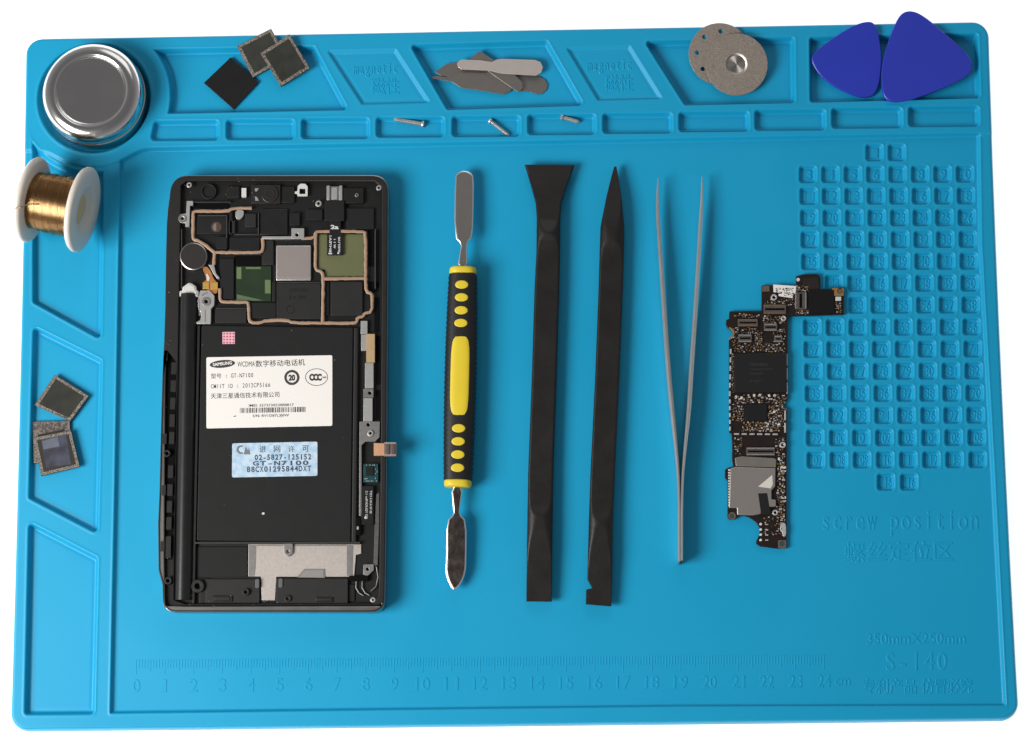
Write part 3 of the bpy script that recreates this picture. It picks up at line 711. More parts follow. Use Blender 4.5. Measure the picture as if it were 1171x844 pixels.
# =================================================================== THE OPENED PHONE
ZP = ZH + 0.1; ZI = ZH + 5.9; ZR = ZH + 7.9
K0 = mat('phone_black', (0.0055, 0.0052, 0.005), 0.5, noise=0.3, nscale=300, bump=0.01, bscale=1300, spec=0.35)
K1 = mat('phone_black_matte', (0.0075, 0.0072, 0.0072), 0.6, noise=0.3, nscale=200, bump=0.012, bscale=1500, spec=0.3)
K2 = mat('phone_black_satin', (0.012, 0.012, 0.012), 0.32, noise=0.2, nscale=200, rvar=0.06, spec=0.45)
K3 = mat('phone_charcoal', (0.014, 0.0133, 0.013), 0.55, noise=0.25, nscale=250, bump=0.01, bscale=1500, spec=0.35)
KD = mat('deep_black', (0.002, 0.002, 0.002), 0.7, spec=0.1)
CHR = mat('phone_chrome', (0.34, 0.32, 0.30), 0.32, 1.0, noise=0.25, nscale=150)
SIL = mat('bracket_silver', (0.50, 0.49, 0.47), 0.42, 0.7, noise=0.12, nscale=500, bump=0.004)
SIL2 = mat('dull_bracket', (0.26, 0.25, 0.24), 0.45, 0.7, noise=0.3, nscale=600, bump=0.006)
COP = mat('copper_gasket', (0.37, 0.235, 0.155), 0.6, 0.15, noise=0.18, nscale=350, bump=0.01)
GLD = mat('gold_contacts', (0.72, 0.45, 0.12), 0.35, 0.6, noise=0.2, nscale=400)
FLX = mat('orange_flex', (0.42, 0.17, 0.05), 0.38, 0.1, noise=0.3, nscale=300)
OFFW = mat('off_white_plastic', (0.60, 0.59, 0.56), 0.5, noise=0.05, nscale=200)
c0 = P(315, 450, ZP)
phone = thing('opened_phone', 'opened black smartphone without its back cover, battery and white sticker showing', 'phone', (c0[0], c0[1], ZP))
outl = rounded([(189.5, 300), (190.6, 255), (196.5, 201), (443.3, 200.8), (443, 310), (442, 420), (441.2, 560), (439.2, 699.4), (300, 699.3), (186.5, 699.2), (185.6, 668), (181.2, 652), (180.6, 600), (182.3, 560), (183.6, 500), (185.6, 430), (187.6, 388), (188.8, 350)], [5, 5, 22, 19, 5, 5, 5, 17, 5, 15, 4, 4] + [5] * 6, 8)
inner_ = [(193, 240), (196, 222), (203, 210), (215, 206), (425, 206), (434, 209), (438.8, 216), (438.6, 420), (437.6, 560), (436, 693), (189, 693), (188, 640), (189, 450)]
def B(name, x0, y0, x1, y1, z0, z1, m, r=0.8, bev=0.1, par=None): return plate(name, rect(x0, y0, x1, y1, r, 3), z0, z1, m, par or phone, bev)
plate('chrome_bezel', [[(x + (0.9 if x > 300 else 0), y + (0.9 if y > 500 else -0.9)) for x, y in outl], inner_], ZP, ZR - 0.5, CHR, phone, 0.4)
plate('mid_plate', outl, ZI - 1, ZI, K0, phone, 0.05) if False else None
slots = [(198.9, 415.6, 427), (198.3, 436, 447), (197.7, 456, 467), (197.1, 475, 487), (196.5, 495, 506.5), (195.2, 533.5, 545.5), (194.5, 555, 566), (193.9, 574, 585), (193.3, 592.6, 604.5), (192.6, 614.5, 637)]
slot_l = [[(x - 1.8, a), (x + 1.8, a), (x + 1.4, b), (x - 2.2, b)] for x, a, b in slots]
slot_l += [[(x, a), (x + 2.2, a), (x + 2.0, a + 3.5), (x - 0.2, a + 3.5)] for x, a in ((188.2, 402), (188.0, 408), (187.3, 497), (187.1, 503), (186.3, 556), (186.2, 562), (184.9, 620), (184.8, 626))]
inner = [(207, 212), (213, 207), (428, 207.5), (436.5, 214), (436.8, 310), (436, 420), (435, 560), (433.2, 680), (427, 690), (212, 690.5), (199, 686), (199.5, 640), (203, 470), (205, 330)]
plate('back_frame', [outl, inner] + slot_l, ZI - 3.0, ZR, mat('frame_charcoal', (0.013, 0.0118, 0.011), 0.5, noise=0.35, nscale=160, bump=0.02, bscale=900, spec=0.35), phone, 0.35)
plate('mid_plate', [(x * 0.985 + 315 * 0.015, y * 0.992 + 450 * 0.008) for x, y in outl], ZR - 3.4, ZI, K0, phone, 0.05)
plate('slot_backing', [(188, 405), (203, 405), (197, 640), (183, 640)], ZI - 2.5, ZI + 0.2, KD, phone, 0.05)
# left column: stylus tube, its cap and bracket
a, b = P(215.2, 336, ZI + 1.9), P(209.3, 686, ZI + 1.9); n_ = 24
pts = [a + (b - a) * k / n_ - np.array([0, 0, 1.4]) for k in range(n_ + 1)]
finish('stylus_tube', tube_mesh(pts, 3.15, 32), K2, phone, 60)
plate('tube_wall', [(225.8, 372), (228.8, 372), (222.6, 690), (219.4, 690)], ZI, ZR - 0.5, K3, phone, 0.2)
plate('battery_gap', [(228.8, 371), (233, 371), (227, 620), (223, 620)], ZI, ZI + 0.1, KD, phone, 0.02)
def c33(p): return [(170 + x / 7.031, 300 + y / 7.031) for x, y in p]
plate('stylus_cap', rounded(c33([(245, 228), (266, 222), (270, 196), (320, 160), (345, 165), (380, 190), (385, 220), (402, 230), (400, 275), (245, 275)]), 1.2, 3), ZI + 0.5, ZR + 0.5, OFFW, phone, 0.8)
br = plate('stylus_bracket', [rounded(c33([(415, 225), (490, 225), (530, 270), (528, 345), (502, 375), (500, 495), (380, 495), (380, 480), (412, 465), (420, 440), (416, 400), (400, 380), (392, 310), (402, 262)]), 1, 2)], ZI, ZR - 0.2, SIL, phone, 0.2)
q = c33([(462, 315)])[0]
plate('screw_hole', [circ(*q, 5.2, 24), circ(*q, 2.2, 16)], ZR - 0.2, ZR + 0.05, SIL2, br, 0.1); plate('screw_hole', circ(*q, 2.2, 16), ZR - 0.3, ZR - 0.15, KD, br, 0.03)
for p in ([(425, 262), (440, 250), (470, 240), (480, 246), (450, 256), (432, 275)], [(452, 380), (460, 380), (458, 480), (450, 480)], [(400, 290), (406, 290), (412, 430), (405, 432)]):
    plate('bracket_groove', c33(p), ZR - 0.25, ZR - 0.15, SIL2, br, 0.03)
# battery
bt = plate('battery', rounded([(230.5, 372), (404, 374.5), (401, 620), (225, 618)], 2, 3), ZI, ZR - 0.45, K1, phone, 0.3)
plate('battery_wrap_edge', [(404.6, 374.5), (410, 375), (407.5, 620), (401.8, 620)], ZI, ZR - 0.5, K3, bt, 0.45)
B('battery_dust', 299.5, 586, 302.5, 588.5, ZR - 0.45, ZR - 0.38, OFFW, 0.8, 0.02, bt)
for x, y, s_ in ((256, 577, .6), (333, 377.5, 0.9), (382, 411, 1.2), (231, 394, .7), (262, 520, .5), (392, 500, .6)): B('battery_dust', x, y, x + s_, y + s_, ZR - 0.45, ZR - 0.40, SIL2, 0.2, 0.01, bt)
# stickers
zs = ZR - 0.45
PAPER = mat('sticker_paper', (0.80, 0.765, 0.72), 0.6, noise=0.012, nscale=60, bump=0.002)
INK = mat('sticker_ink', (0.035, 0.032, 0.032), 0.6)
st1 = plate('white_sticker', rounded([(236, 408.6), (380, 406.2), (380, 487), (236, 490)], 2, 4), zs, zs + 0.09, PAPER, bt, 0.02)
zt1 = zs + 0.09; zt2 = zt1 + 0.03
def ell(cx, cy, rx, ry, rot=0, n=40):
    a_ = math.radians(rot); return [(cx + rx * math.cos(t) * math.cos(a_) - ry * math.sin(t) * math.sin(a_), cy + rx * math.cos(t) * math.sin(a_) + ry * math.sin(t) * math.cos(a_)) for t in [2 * math.pi * k / n for k in range(n)]]
ms = []
def tx(s, bl, br_, h, fat=0.004, **k): ms.append(text_mesh(s, bl, br_, h, zt1, zt2, fatten=fat, **k))
tx('WCDMA', (271.5, 419.4), (291.5, 419), 5.8, 0.0); tx('\u6570\u5b57\u79fb\u52a8\u7535\u8bdd\u673a', (292.3, 419.9), (348.8, 418), 7.6)
tx('\u578b\u53f7', (241.3, 432.9), (253.2, 432.6), 5.6); tx(':', (258.6, 431.8), (259.3, 431.8), 3.2, 0.04); tx('GT-N7100', (264, 432), (290, 431.3), 4.9, mono=True)
tx('CMIIT ID', (241, 444.2), (266.5, 443.6), 4.7, mono=True); tx(':', (271.3, 443.2), (272, 443.2), 3.0, 0.04); tx('2012CP5166', (277, 443.3), (309.5, 442.4), 4.9, mono=True)
tx('\u5929\u6d25\u4e09\u661f\u901a\u4fe1\u6280\u672f\u6709\u9650\u516c\u53f8', (241, 456.2), (319.5, 454.2), 6.4)
tx('IMEI: 357373053888817', (284.5, 465.2), (336, 464.2), 2.9, 0.01); tx('S/N: RV1D87L3J0W', (289, 477), (330.5, 476.2), 2.9, 0.01)
for g in 'CCC': pass
tx('C', (353.6, 434.8), (359.2, 434.7), 7.4, 0.07); tx('C', (358.2, 434.8), (363.6, 434.7), 7.4, 0.07); tx('C', (362.6, 434.8), (368, 434.7), 7.4, 0.07); tx('S&E', (368.8, 432.4), (373.3, 432.3), 1.8, 0.03)
tx('20', (330.0, 434.9), (337.6, 434.8), 6.6, 0.06)
r5 = random.Random(3); x = 274.4
while x < 349:
    w = r5.choice([0.5, 0.5, 0.9, 1.3]); yo = -(x - 274) * 0.018
    ms.append(plate_mesh(px_loops([[(x, 466.6 + yo), (x + w, 466.6 + yo), (x + w, 472.4 + yo), (x, 472.4 + yo)]], zt2), zt1, zt2, 0.002)); x += w + r5.choice([0.5, 0.7, 1.1])
ms.append(plate_mesh(px_loops([[(267, 476), (270, 475), (270, 476.3), (267, 476.6)]], zt2), zt1, zt2, 0.002))
finish('sticker_print', join(ms), INK, st1, None)
plate('oval_logo', ell(254.3, 416.2, 14.6, 4.4, -5), zt1, zt2, INK, st1, 0.002)
finish('logo_lettering', text_mesh('SAMSUNG', (243.5, 418.7), (265.3, 416.4), 3.5, zt2, zt2 + 0.02, fatten=0.03), PAPER, st1, None)
plate('round_mark', [circ(333.8, 431.7, 8.7, 40), circ(333.8, 431.7, 5.9, 36)], zt1, zt2, INK, st1, 0.002)
plate('oval_mark', [ell(362, 431.3, 13, 9.9), ell(362, 431.3, 12.3, 9.2)], zt1, zt2, INK, st1, 0.002)
st2 = plate('blue_sticker', rounded([(265.5, 507), (363, 505), (363, 544.2), (265.2, 546)], 2.2, 4), zs, zs + 0.09, mat('blue_sticker_paper', (0.52, 0.65, 0.76), 0.5, col2=(0.38, 0.54, 0.69), nscale=420, sharp=(0.42, 0.58), detail=2), bt, 0.02)
ms = []
for i, ch in enumerate('\u8fdb\u7f51\u8bb8\u53ef'):
    cx = 300.5 + 16.3 * i; tx(ch, (cx - 3.7, 517.2 - 0.1 * i), (cx + 3.7, 517.1 - 0.1 * i), 7.4)
tx('02-5827-125152', (290.8, 526), (356.4, 525.2), 6.2, 0.03, mono=True); tx('GT-N7100', (288.5, 532.4), (353.6, 531.6), 5.1, 0.035, mono=True); tx('88CX01295844DXT', (281.8, 539.8), (356.2, 538.6), 6.3, 0.03, mono=True)
finish('sticker_print', join(ms), mat('blue_black_ink', (0.05, 0.07, 0.12), 0.5), st2, None)
emb = mat('emblem_grey', (0.16, 0.18, 0.21), 0.5)
plate('emblem', [(278.5, 519.5), (281, 510.5), (283.5, 515), (284.8, 511.5), (286.4, 519.8)], zt1, zt2, emb, st2, 0.002)
plate('emblem', [(277.5, 509.2), (273.5, 509.3), (270.5, 512), (270.3, 516), (273.5, 519), (277.8, 519.3), (277.8, 517.5), (274.3, 516.8), (272.6, 514), (274.3, 511.5), (277.5, 511)], zt1, zt2, emb, st2, 0.002)
pk = plate('pink_grid_sticker', [(254.2, 379.7), (268.4, 379.5), (268.5, 393.2), (254.4, 393.4)], zs, zs + 0.08, mat('pink_paper', (0.78, 0.42, 0.48), 0.5), bt, 0.01)
gm = [plate_mesh(px_loops([rect(255.3 + 3.5 * i, 380.6 + 3.4 * j, 257.3 + 3.5 * i, 382.5 + 3.4 * j)], zt1), zs + 0.08, zs + 0.10, 0.002) for i in range(4) for j in range(4)]
finish('pink_dots', join(gm), mat('pink_ink', (0.45, 0.09, 0.14), 0.5), pk, None)
# upper board region: covers, shields, ribs
zc1 = ZI + 0.9; zc2 = ZI + 1.4
for (x0, y0, x1, y1, z1, m) in ((225, 247, 259.8, 267.8, zc1, K1), (261.5, 252, 269, 267, zc2, K3), (280, 244, 293, 260, zc2, K3), (262.5, 271.5, 297, 286.5, zc1, K2), (247.5, 270.5, 260, 285, zc2, K1), (297, 239, 329, 268.5, zc1, K2),
    (268, 292, 298, 303.8, ZI + 0.3, KD), (251.8, 295.5, 267.6, 342, zc1, K1), (317, 323.5, 367, 365, zc2, K3), (378, 321.8, 414.8, 361, zc1, K3), (371.5, 322, 376.5, 361, ZI + 0.5, K1), (286.5, 346, 315.8, 364, zc1, K1), (246, 352.6, 282, 369.3, zc1, K3), (331, 243, 343, 258, zc2, K1),
    (350, 239, 369, 252, zc1, K1), (396, 238, 428, 262, zc1, K1), (392.5, 215, 416, 232.5, zc2, K0), (259, 213, 274, 227, zc2, K1), (322, 213, 337, 232, zc1, K0), (222, 231.5, 262, 238, ZI + 0.4, KD), (311, 322, 315.5, 345, zc2, K1), (300, 275, 313, 303, zc1, K3), (262, 242, 266, 268, zc2, K1)):
    B('shield_cover', x0, y0, x1, y1, ZI, z1, m, 1.2, 0.25)
for (x0, y0, x1, y1) in ((420.8, 262, 427.5, 305), (420, 322, 433, 334), (428, 340, 434, 380), (430, 384, 435, 440), (430, 446, 435, 480)): B('side_cavity', x0, y0, x1, y1, ZI, ZI + 0.12, KD, 1, 0.02)
for (x0, y0, x1, y1) in ((428.5, 262, 429.8, 330), (437, 240, 438.4, 262), (207, 262, 208.2, 330), (226, 246, 259, 247), (222, 230.7, 264, 231.4), (258.8, 246, 259.8, 272), (268, 267.5, 296, 268.3), (295, 243, 296, 268), (317, 322.6, 367, 323.3), (316.5, 323, 317.3, 366), (247, 352, 282, 352.7), (268.5, 290.5, 299, 291.2)):
    B('cover_rib', x0, y0, x1, y1, ZI, zc2 + 0.15, mat('rib_grey', (0.045, 0.045, 0.046), 0.45), 0.3, 0.08)
finish('moulded_marks', join([text_mesh('\u2022 \u2022\u2022\u2022 \u2022\u2022', (332, 334), (352, 334), 4, zc2, zc2 + 0.05) if False else text_mesh('8XH3K1', (332, 333.8), (352, 333.6), 4.5, zc2, zc2 + 0.04), text_mesh('E4 8M', (331, 342.5), (350, 342.3), 4.5, zc2, zc2 + 0.04)]), K0, phone, None)
plate('moulded_ring', [circ(332, 354, 5, 20), circ(332, 354, 4, 20)], zc2, zc2 + 0.05, K0, phone, 0.01)
# camera and sensors along the top edge
cm = B('camera_module', 287.3, 211.3, 320.8, 232.7, ZI, ZR - 0.5, mat('camera_shell', (0.035, 0.032, 0.032), 0.4, 0.6, noise=0.3, nscale=500), 1, 0.2)
plate('camera_lens', [circ(308.5, 222, 9.8, 30)], ZR - 0.5, ZR - 0.1, mat('camera_barrel', (0.02, 0.017, 0.016), 0.3, noise=0.4, nscale=400), cm, 0.15)
plate('camera_lens', [circ(308.5, 222, 5.6, 24), circ(308.5, 222, 4.2, 24)], ZR - 0.12, ZR + 0.05, K3, cm, 0.05)
plate('camera_contact', [(291.5, 215.2), (296, 215.5), (293.5, 219), (291.5, 218.5)], ZR - 0.5, ZR - 0.42, SIL, cm, 0.02)
plate('camera_contact', [(291.5, 224.5), (294, 225.5), (296, 229.5), (292, 229.7)], ZR - 0.5, ZR - 0.42, SIL, cm, 0.02)
B('white_pad', 276.2, 215, 281.6, 225.3, ZI, ZR - 0.4, OFFW, 0.3, 0.05)
plate('lens_ring', [circ(238.5, 219, 8.6, 30), circ(238.5, 219, 7.4, 30)], ZI, ZR - 0.5, K3, phone, 0.1); plate('lens_ring', [circ(238.5, 219, 7.2, 30)], ZI, ZI + 0.8, K2, phone, 0.1)
plate('flash_chip', [rect(263, 216, 273, 225)], ZI, zc2 + 0.2, K2, phone, 0.1)
rg = plate('white_ring_tab', [rounded([(340, 224.2), (340, 221.5), (337, 221.3), (337, 219), (340, 218.6), (340.5, 212.5), (343.5, 210), (349, 210), (351.8, 213), (351.8, 224.2)], 1.2, 3), rect(342.5, 215.6, 349.2, 221.8, .5)], ZI + 0.8, ZR - 0.3, OFFW, phone, 0.1)
def screw_head(x, y, r, z, m=SIL):
    s_ = plate('screw', circ(x, y, r, 20), z, z + 0.3, m, phone, 0.12); plate('screw_recess', circ(x, y, r * 0.45, 10), z + 0.28, z + 0.33, KD, s_, 0.02)
for x, y, r in ((216.3, 211.5, 3.0), (364.2, 232.8, 3.6), (433.2, 214.8, 3.0), (426.4, 686, 3.0), (423.5, 495.5, 3.6)): screw_head(x, y, r, ZR - 0.1)
screw_head(408, 223, 2.2, zc2 + .1, SIL2)
plate('corner_bracket', [rounded([(213.4, 229.8), (220.8, 229.8), (220.8, 235), (217.2, 235), (216.6, 259), (212, 259), (212, 255), (205, 254.5), (203, 250), (205, 245), (212.8, 244)], .6, 2), circ(208.6, 249.8, 1.9, 14)], ZI, ZR - 0.1, SIL, phone, 0.12)
plate('bracket_ring', [circ(208.6, 249.8, 4.8, 24), circ(208.6, 249.8, 2.8, 20)], ZR - 0.1, ZR + 0.1, SIL2, phone, 0.08)
plate('half_moon_contact', smoothpoly([(269, 239.8), (278.5, 239.8), (279, 246), (275, 251), (269.4, 250.5)], 1), ZI, zc2, SIL, phone, 0.15)
plate('brown_port_hole', circ(247.4, 259.6, 6.0, 24), zc1, zc1 + 0.05, mat('port_brown', (0.07, 0.035, 0.02), 0.5), phone, 0.02)
plate('port_disc', [(247.4 + 4 * math.cos(t), 259.6 + 4.4 * math.sin(t)) for t in [math.pi / 2 + math.pi * k / 12 for k in range(13)]], zc1 + 0.05, zc1 + 0.1, SIL2, phone, 0.02)
# gasket line
gz = ZR - 0.5
def gasket(pts, r=0.56):
    sp_ = smoothpoly(pts, 1, False); pp = []
    for i in range(len(sp_) - 1):
        n__ = max(1, int(math.dist(sp_[i], sp_[i + 1]) / 3)); pp += [(sp_[i][0] + (sp_[i + 1][0] - sp_[i][0]) * k / n__ + rnd.uniform(-.22, .22), sp_[i][1] + (sp_[i + 1][1] - sp_[i][1]) * k / n__ + rnd.uniform(-.22, .22)) for k in range(n__)]
    pp.append(sp_[-1]); tube('copper_gasket', pp, gz, [r * rnd.uniform(.86, 1.12) for _ in pp], COP, phone, 0.35)
gasket([(287.8, 238), (272, 238), (264.6, 239), (261, 241.5), (230, 241.5), (221.4, 241.8), (220.6, 246), (220.5, 272), (222, 274.5), (227, 275.3), (234, 279.6), (244, 288), (247, 288.9), (296, 288.6), (300, 287.5), (300.8, 282.5), (300, 272.5)])
gasket([(245.2, 289), (244.9, 295), (244.6, 303)])
gasket([(344.8, 272.6), (359.5, 272.4), (360.4, 266.5), (363.5, 264.4), (414, 264.6), (418.2, 266.4), (418.3, 310), (418, 319), (418.9, 334), (425, 335.3), (425.6, 340), (425.4, 357), (416.7, 358.4), (415, 362.3), (408.8, 363.4), (407.6, 369), (402, 369.6), (368.3, 369.4), (334, 369.2), (329, 366.2), (304, 366.4), (298, 369.2), (286, 369), (284.6, 362), (284, 346), (281, 345.6), (254, 345.5), (251.6, 343.5), (251.2, 330)])
gasket([(361.2, 266), (360.6, 300), (361, 309), (368.5, 310.6), (369.6, 318.6), (369.2, 345), (368.7, 368.8)])
gasket([(369.8, 318.8), (395, 318.6), (418, 318.5)])
B('silver_strip', 299.5, 270.2, 334, 273.4, ZI, gz + 0.3, SIL, 0.5, 0.15)
tb_ = plate('screw_tab', [rect(333.3, 261, 347.8, 273, 0.8), circ(339.5, 268.6, 2, 12)], ZI, gz + 0.35, SIL, phone, 0.12)
# shields and boards seen through the openings
plate('olive_shield', [(364.3, 268), (416.4, 268), (416.4, 316.4), (372, 316.4), (372, 308.4), (364.3, 308.4)], ZI, ZI + 0.6, mat('olive_coating', (0.125, 0.135, 0.060), 0.5, noise=0.15, nscale=90, spec=.3), phone, 0.05)
ss = B('silver_shield', 315.6, 280.6, 355.6, 320.8, ZI, ZI + 1.3, mat('shield_rim_silver', (0.60, 0.56, 0.53), 0.35, 0.8), 1.2, 0.3)
B('shield_face', 317.6, 282.5, 353.4, 316.8, ZI + 1.3, ZI + 1.36, mat('shield_face_silver', (0.36, 0.31, 0.29), 0.45, 0.55, noise=0.06, nscale=60), 0.8, 0.03, ss)
gp = B('green_board', 270.3, 304.6, 310, 344.2, ZI, ZI + 0.7, mat('dark_green_board', (0.016, 0.032, 0.013), 0.35, noise=0.35, nscale=200), 0.3, 0.05)
LG = mat('pale_green_pad', (0.12, 0.17, 0.07), 0.45, noise=0.15, nscale=300)
for q in (rect(270.6, 305.5, 276, 319), rect(281, 305.4, 298.2, 307.6), rect(303, 320, 309.4, 335.6)): plate('green_pad', q, ZI + 0.7, ZI + 0.76, LG, gp, 0.02)
plate('clear_corner', [(270.8, 336.5), (301, 343.6), (270.8, 343.9)], ZI + 0.7, ZI + 0.75, mat('pale_clear_green', (0.10, 0.15, 0.08), 0.3), gp, 0.02)
# vibration motor and its gold contacts
vm = plate('vibration_motor', circ(221.2, 293.1, 16.0, 56), ZI, ZR + 0.1, mat('motor_rim', (0.45, 0.43, 0.41), 0.3, 1.0), phone, 0.45)
plate('motor_face', circ(221.2, 293.1, 14.6, 56), ZR + 0.05, ZR + 0.14, mat('motor_face_dark', (0.022, 0.019, 0.018), 0.4, noise=0.1, nscale=100), vm, 0.03)
fx = plate('motor_flex', smoothpoly(c33([(432, 45), (465, 30), (500, 70), (520, 130), (552, 165), (556, 240), (528, 255), (495, 235), (470, 215), (440, 215), (440, 155), (468, 140), (450, 90)]), 1), ZI, ZI + 1.2, FLX, phone, 0.05)
for q in (rect(231.9, 322.8, 239.0, 330.6, .4), rect(241, 322.8, 249, 330.8, .4)): plate('gold_contact', q, ZI + 1.2, ZI + 1.5, GLD, fx, 0.08)
plate('gold_contact', c33([(462, 95), (472, 90), (492, 125), (485, 150), (470, 150)]), ZI + 1.2, ZI + 1.35, OFFW, fx, 0.05)
plate('spring_clip', [(238.3, 302.8), (244.7, 303), (246.2, 310), (247.5, 313.5), (251, 317.5), (250.5, 319), (248.5, 319), (244.5, 313.5), (241.5, 308)], ZI, ZI + 1.7, SIL, phone, 0.08)
# headphone jack with its printed flex
jk = B('headphone_jack', 371.2, 229.1, 393.9, 252.6, ZI, ZR, K1, 1, 0.3)
cl = B('jack_clip', 373.3, 213, 391.8, 229, ZI, ZR - 0.7, SIL2, 0.6, 0.2, jk)
for x in (373.6, 388): B('clip_finger', x, 212.2, x + 3.4, 229, ZR - 0.8, ZR - 0.2, SIL, 0.4, 0.15, cl)
B('clip_finger', 379.2, 214.5, 385.8, 228, ZR - 0.8, ZR - 0.45, SIL, 0.4, 0.2, cl)
jf = plate('jack_flex', [(376.8, 252), (389.6, 252), (389.6, 266.8), (391.8, 267.5), (391.6, 291.6), (374, 291.6), (374, 267.2), (376.8, 266.8)], ZI + 0.8, ZR - 0.2, K2, phone, 0.05)
WI = mat('white_print', (0.62, 0.62, 0.62), 0.5)
zz = ZR - 0.2
finish('flex_print', join([text_mesh('BM7EA1', (376.4, 288.5), (376.6, 269.5), -2.6, zz, zz + 0.03, fatten=.02), text_mesh('W 1 1', (381.5, 284), (381.6, 273.5), -2.4, zz, zz + 0.03, fatten=.03), text_mesh('SM071A0', (386.6, 288.5), (386.7, 271), -2.4, zz, zz + 0.03, fatten=.02), text_mesh('2a', (378, 261.8), (387.2, 261.8), 4.6, zz, zz + 0.03, fatten=.04), plate_mesh(px_loops([rect(375.5, 289.2, 379.8, 290.7)], zz + .03), zz, zz + .03, .005), plate_mesh(px_loops([rect(385.8, 288.6, 387.8, 290.4)], zz + .03), zz, zz + .03, .005)]), WI, jf, None)
# right column: antenna strips, flex connector, touch board
B('metal_strip', 412.5, 367, 420.2, 381.8, ZI, zc2, SIL, 0.3, 0.1)
B('metal_strip', 413, 382.5, 419.5, 401, ZI, zc2, SIL, 0.3, 0.1)
B('tan_pad', 418.8, 381.8, 428.6, 414.5, ZI, zc2 + 0.3, mat('tan_foam', (0.42, 0.29, 0.15), 0.6, noise=0.12, nscale=300), 0.3, 0.1)
B('metal_strip', 417.4, 415, 427.2, 444, ZI, zc2, SIL, 0.3, 0.1)
plate('metal_strip', [rect(415.6, 444.6, 427.2, 454.6), circ(422.8, 449.5, 2, 12)], ZI + 0.3, zc2 + 0.2, SIL2, phone, 0.1)
B('metal_strip', 415.6, 455.2, 426, 482, ZI, zc2, SIL, 0.3, 0.1)
plate('screw_plate', [rounded([(411, 482), (434.5, 482), (434, 500), (429, 505), (418, 505), (413.5, 509), (413.5, 590), (410.6, 590)], 1, 3), circ(421, 485.8, 2, 12)], ZI, zc2 + 0.3, SIL2, phone, 0.12)
plate('side_flex', [(427.4, 506.6), (440, 507), (440, 521), (427.4, 521)], ZI + 0.5, ZR + 0.1, mat('side_flex_orange', (0.55, 0.30, 0.17), 0.45, noise=0.2, nscale=250), phone, 0.05)
cn = B('flex_connector', 439.2, 505.6, 453.4, 522, ZR - 0.5, ZR + 0.5, mat('connector_brown', (0.22, 0.14, 0.10), 0.4, 0.3, noise=0.4, nscale=600), 1, 0.1)
for k in range(2): B('connector_row', 441.5 + 6.2 * k, 508, 445.2 + 6.2 * k, 519.6, ZR + 0.5, ZR + 0.85, mat('connector_shell', (0.13, 0.11, 0.12), 0.4, 0.4), 0.5, 0.08, cn)
for k in range(2): B('connector_pad', 440, 505.9 + 13.6 * k, 452.6, 507.4 + 13.6 * k, ZR + 0.5, ZR + 0.6, SIL, 0.3, 0.03, cn)
tb2 = B('touch_board', 415.6, 530.4, 432.4, 551.6, ZI, zc2 + 0.2, mat('teal_board', (0.006, 0.055, 0.065), 0.35, noise=0.4, nscale=500), 0.3, 0.05)
B('touch_chip', 418, 533.5, 427, 544, zc2 + 0.2, zc2 + 0.7, K0, 0.3, 0.08, tb2)
pm = []; r6 = random.Random(5)
for k in range(26):
    x, y = (416.3 + r6.random() * 14.5, r6.choice([531.4, 547, 549.5])) if k < 16 else (r6.choice([429, 431]), 533 + r6.random() * 15)
    pm.append(plate_mesh(px_loops([rect(x, y, x + 1.1, y + 1.0)], zc2 + .4), zc2 + 0.2, zc2 + 0.4, 0.02))
finish('tiny_solder_pads', join(pm), SIL, tb2, None)
tf = plate('touch_flex', [(414.5, 556), (427, 556), (427, 600), (413.5, 600)], ZI, zc2 + 0.2, K2, phone, 0.05)
z_ = zc2 + 0.2
finish('flex_print', join([text_mesh('TO TOUCH Rev 1.2', (417.8, 593), (418.2, 561.5), -2.4, z_, z_ + 0.03, fatten=.01), text_mesh('SS W A10 0 CDT', (422.8, 587), (423.1, 561), -2.3, z_, z_ + 0.03, fatten=.01), plate_mesh(px_loops([circ(418, 592, 1.5, 10)], z_ + .03), z_, z_ + .03, .004)]), WI, tf, None)
plate('lower_flex_strip', [(430.5, 565), (433.8, 563), (433.6, 600), (432, 646), (427, 648), (428.5, 600)], ZI, zc1, mat('grey_flex', (0.085, 0.08, 0.075), 0.5, noise=0.5, nscale=300), phone, 0.1)
plate('ring_tab', [rounded([(415.5, 645.5), (427.3, 645), (427.6, 652), (420.5, 658.5), (415.3, 657)], 1.2, 3), circ(420.3, 650.9, 1.8, 12)], ZI, zc2, SIL2, phone, 0.12)
B('connector_block', 407, 592, 412.6, 612, ZI, zc2, KD, 0.5, 0.1); B('white_pad', 408, 602, 410.2, 605.5, zc2, zc2 + .1, SIL, 0.3, 0.03)
B('connector_block', 399, 658.5, 421, 664.5, ZI, zc2 + .3, KD, 0.5, 0.1)
for x in (407.5, 414.5): tube('corner_wire', [(x, 664), (x - 0.5, 672), (x + 3, 678), (x + 8, 681)], ZI + 0.7, 0.22, SIL2, phone)
tube('corner_wire', [(430.5, 648), (432.4, 660), (430, 671), (424, 676)], ZI + 0.9, 0.25, SIL2, phone)
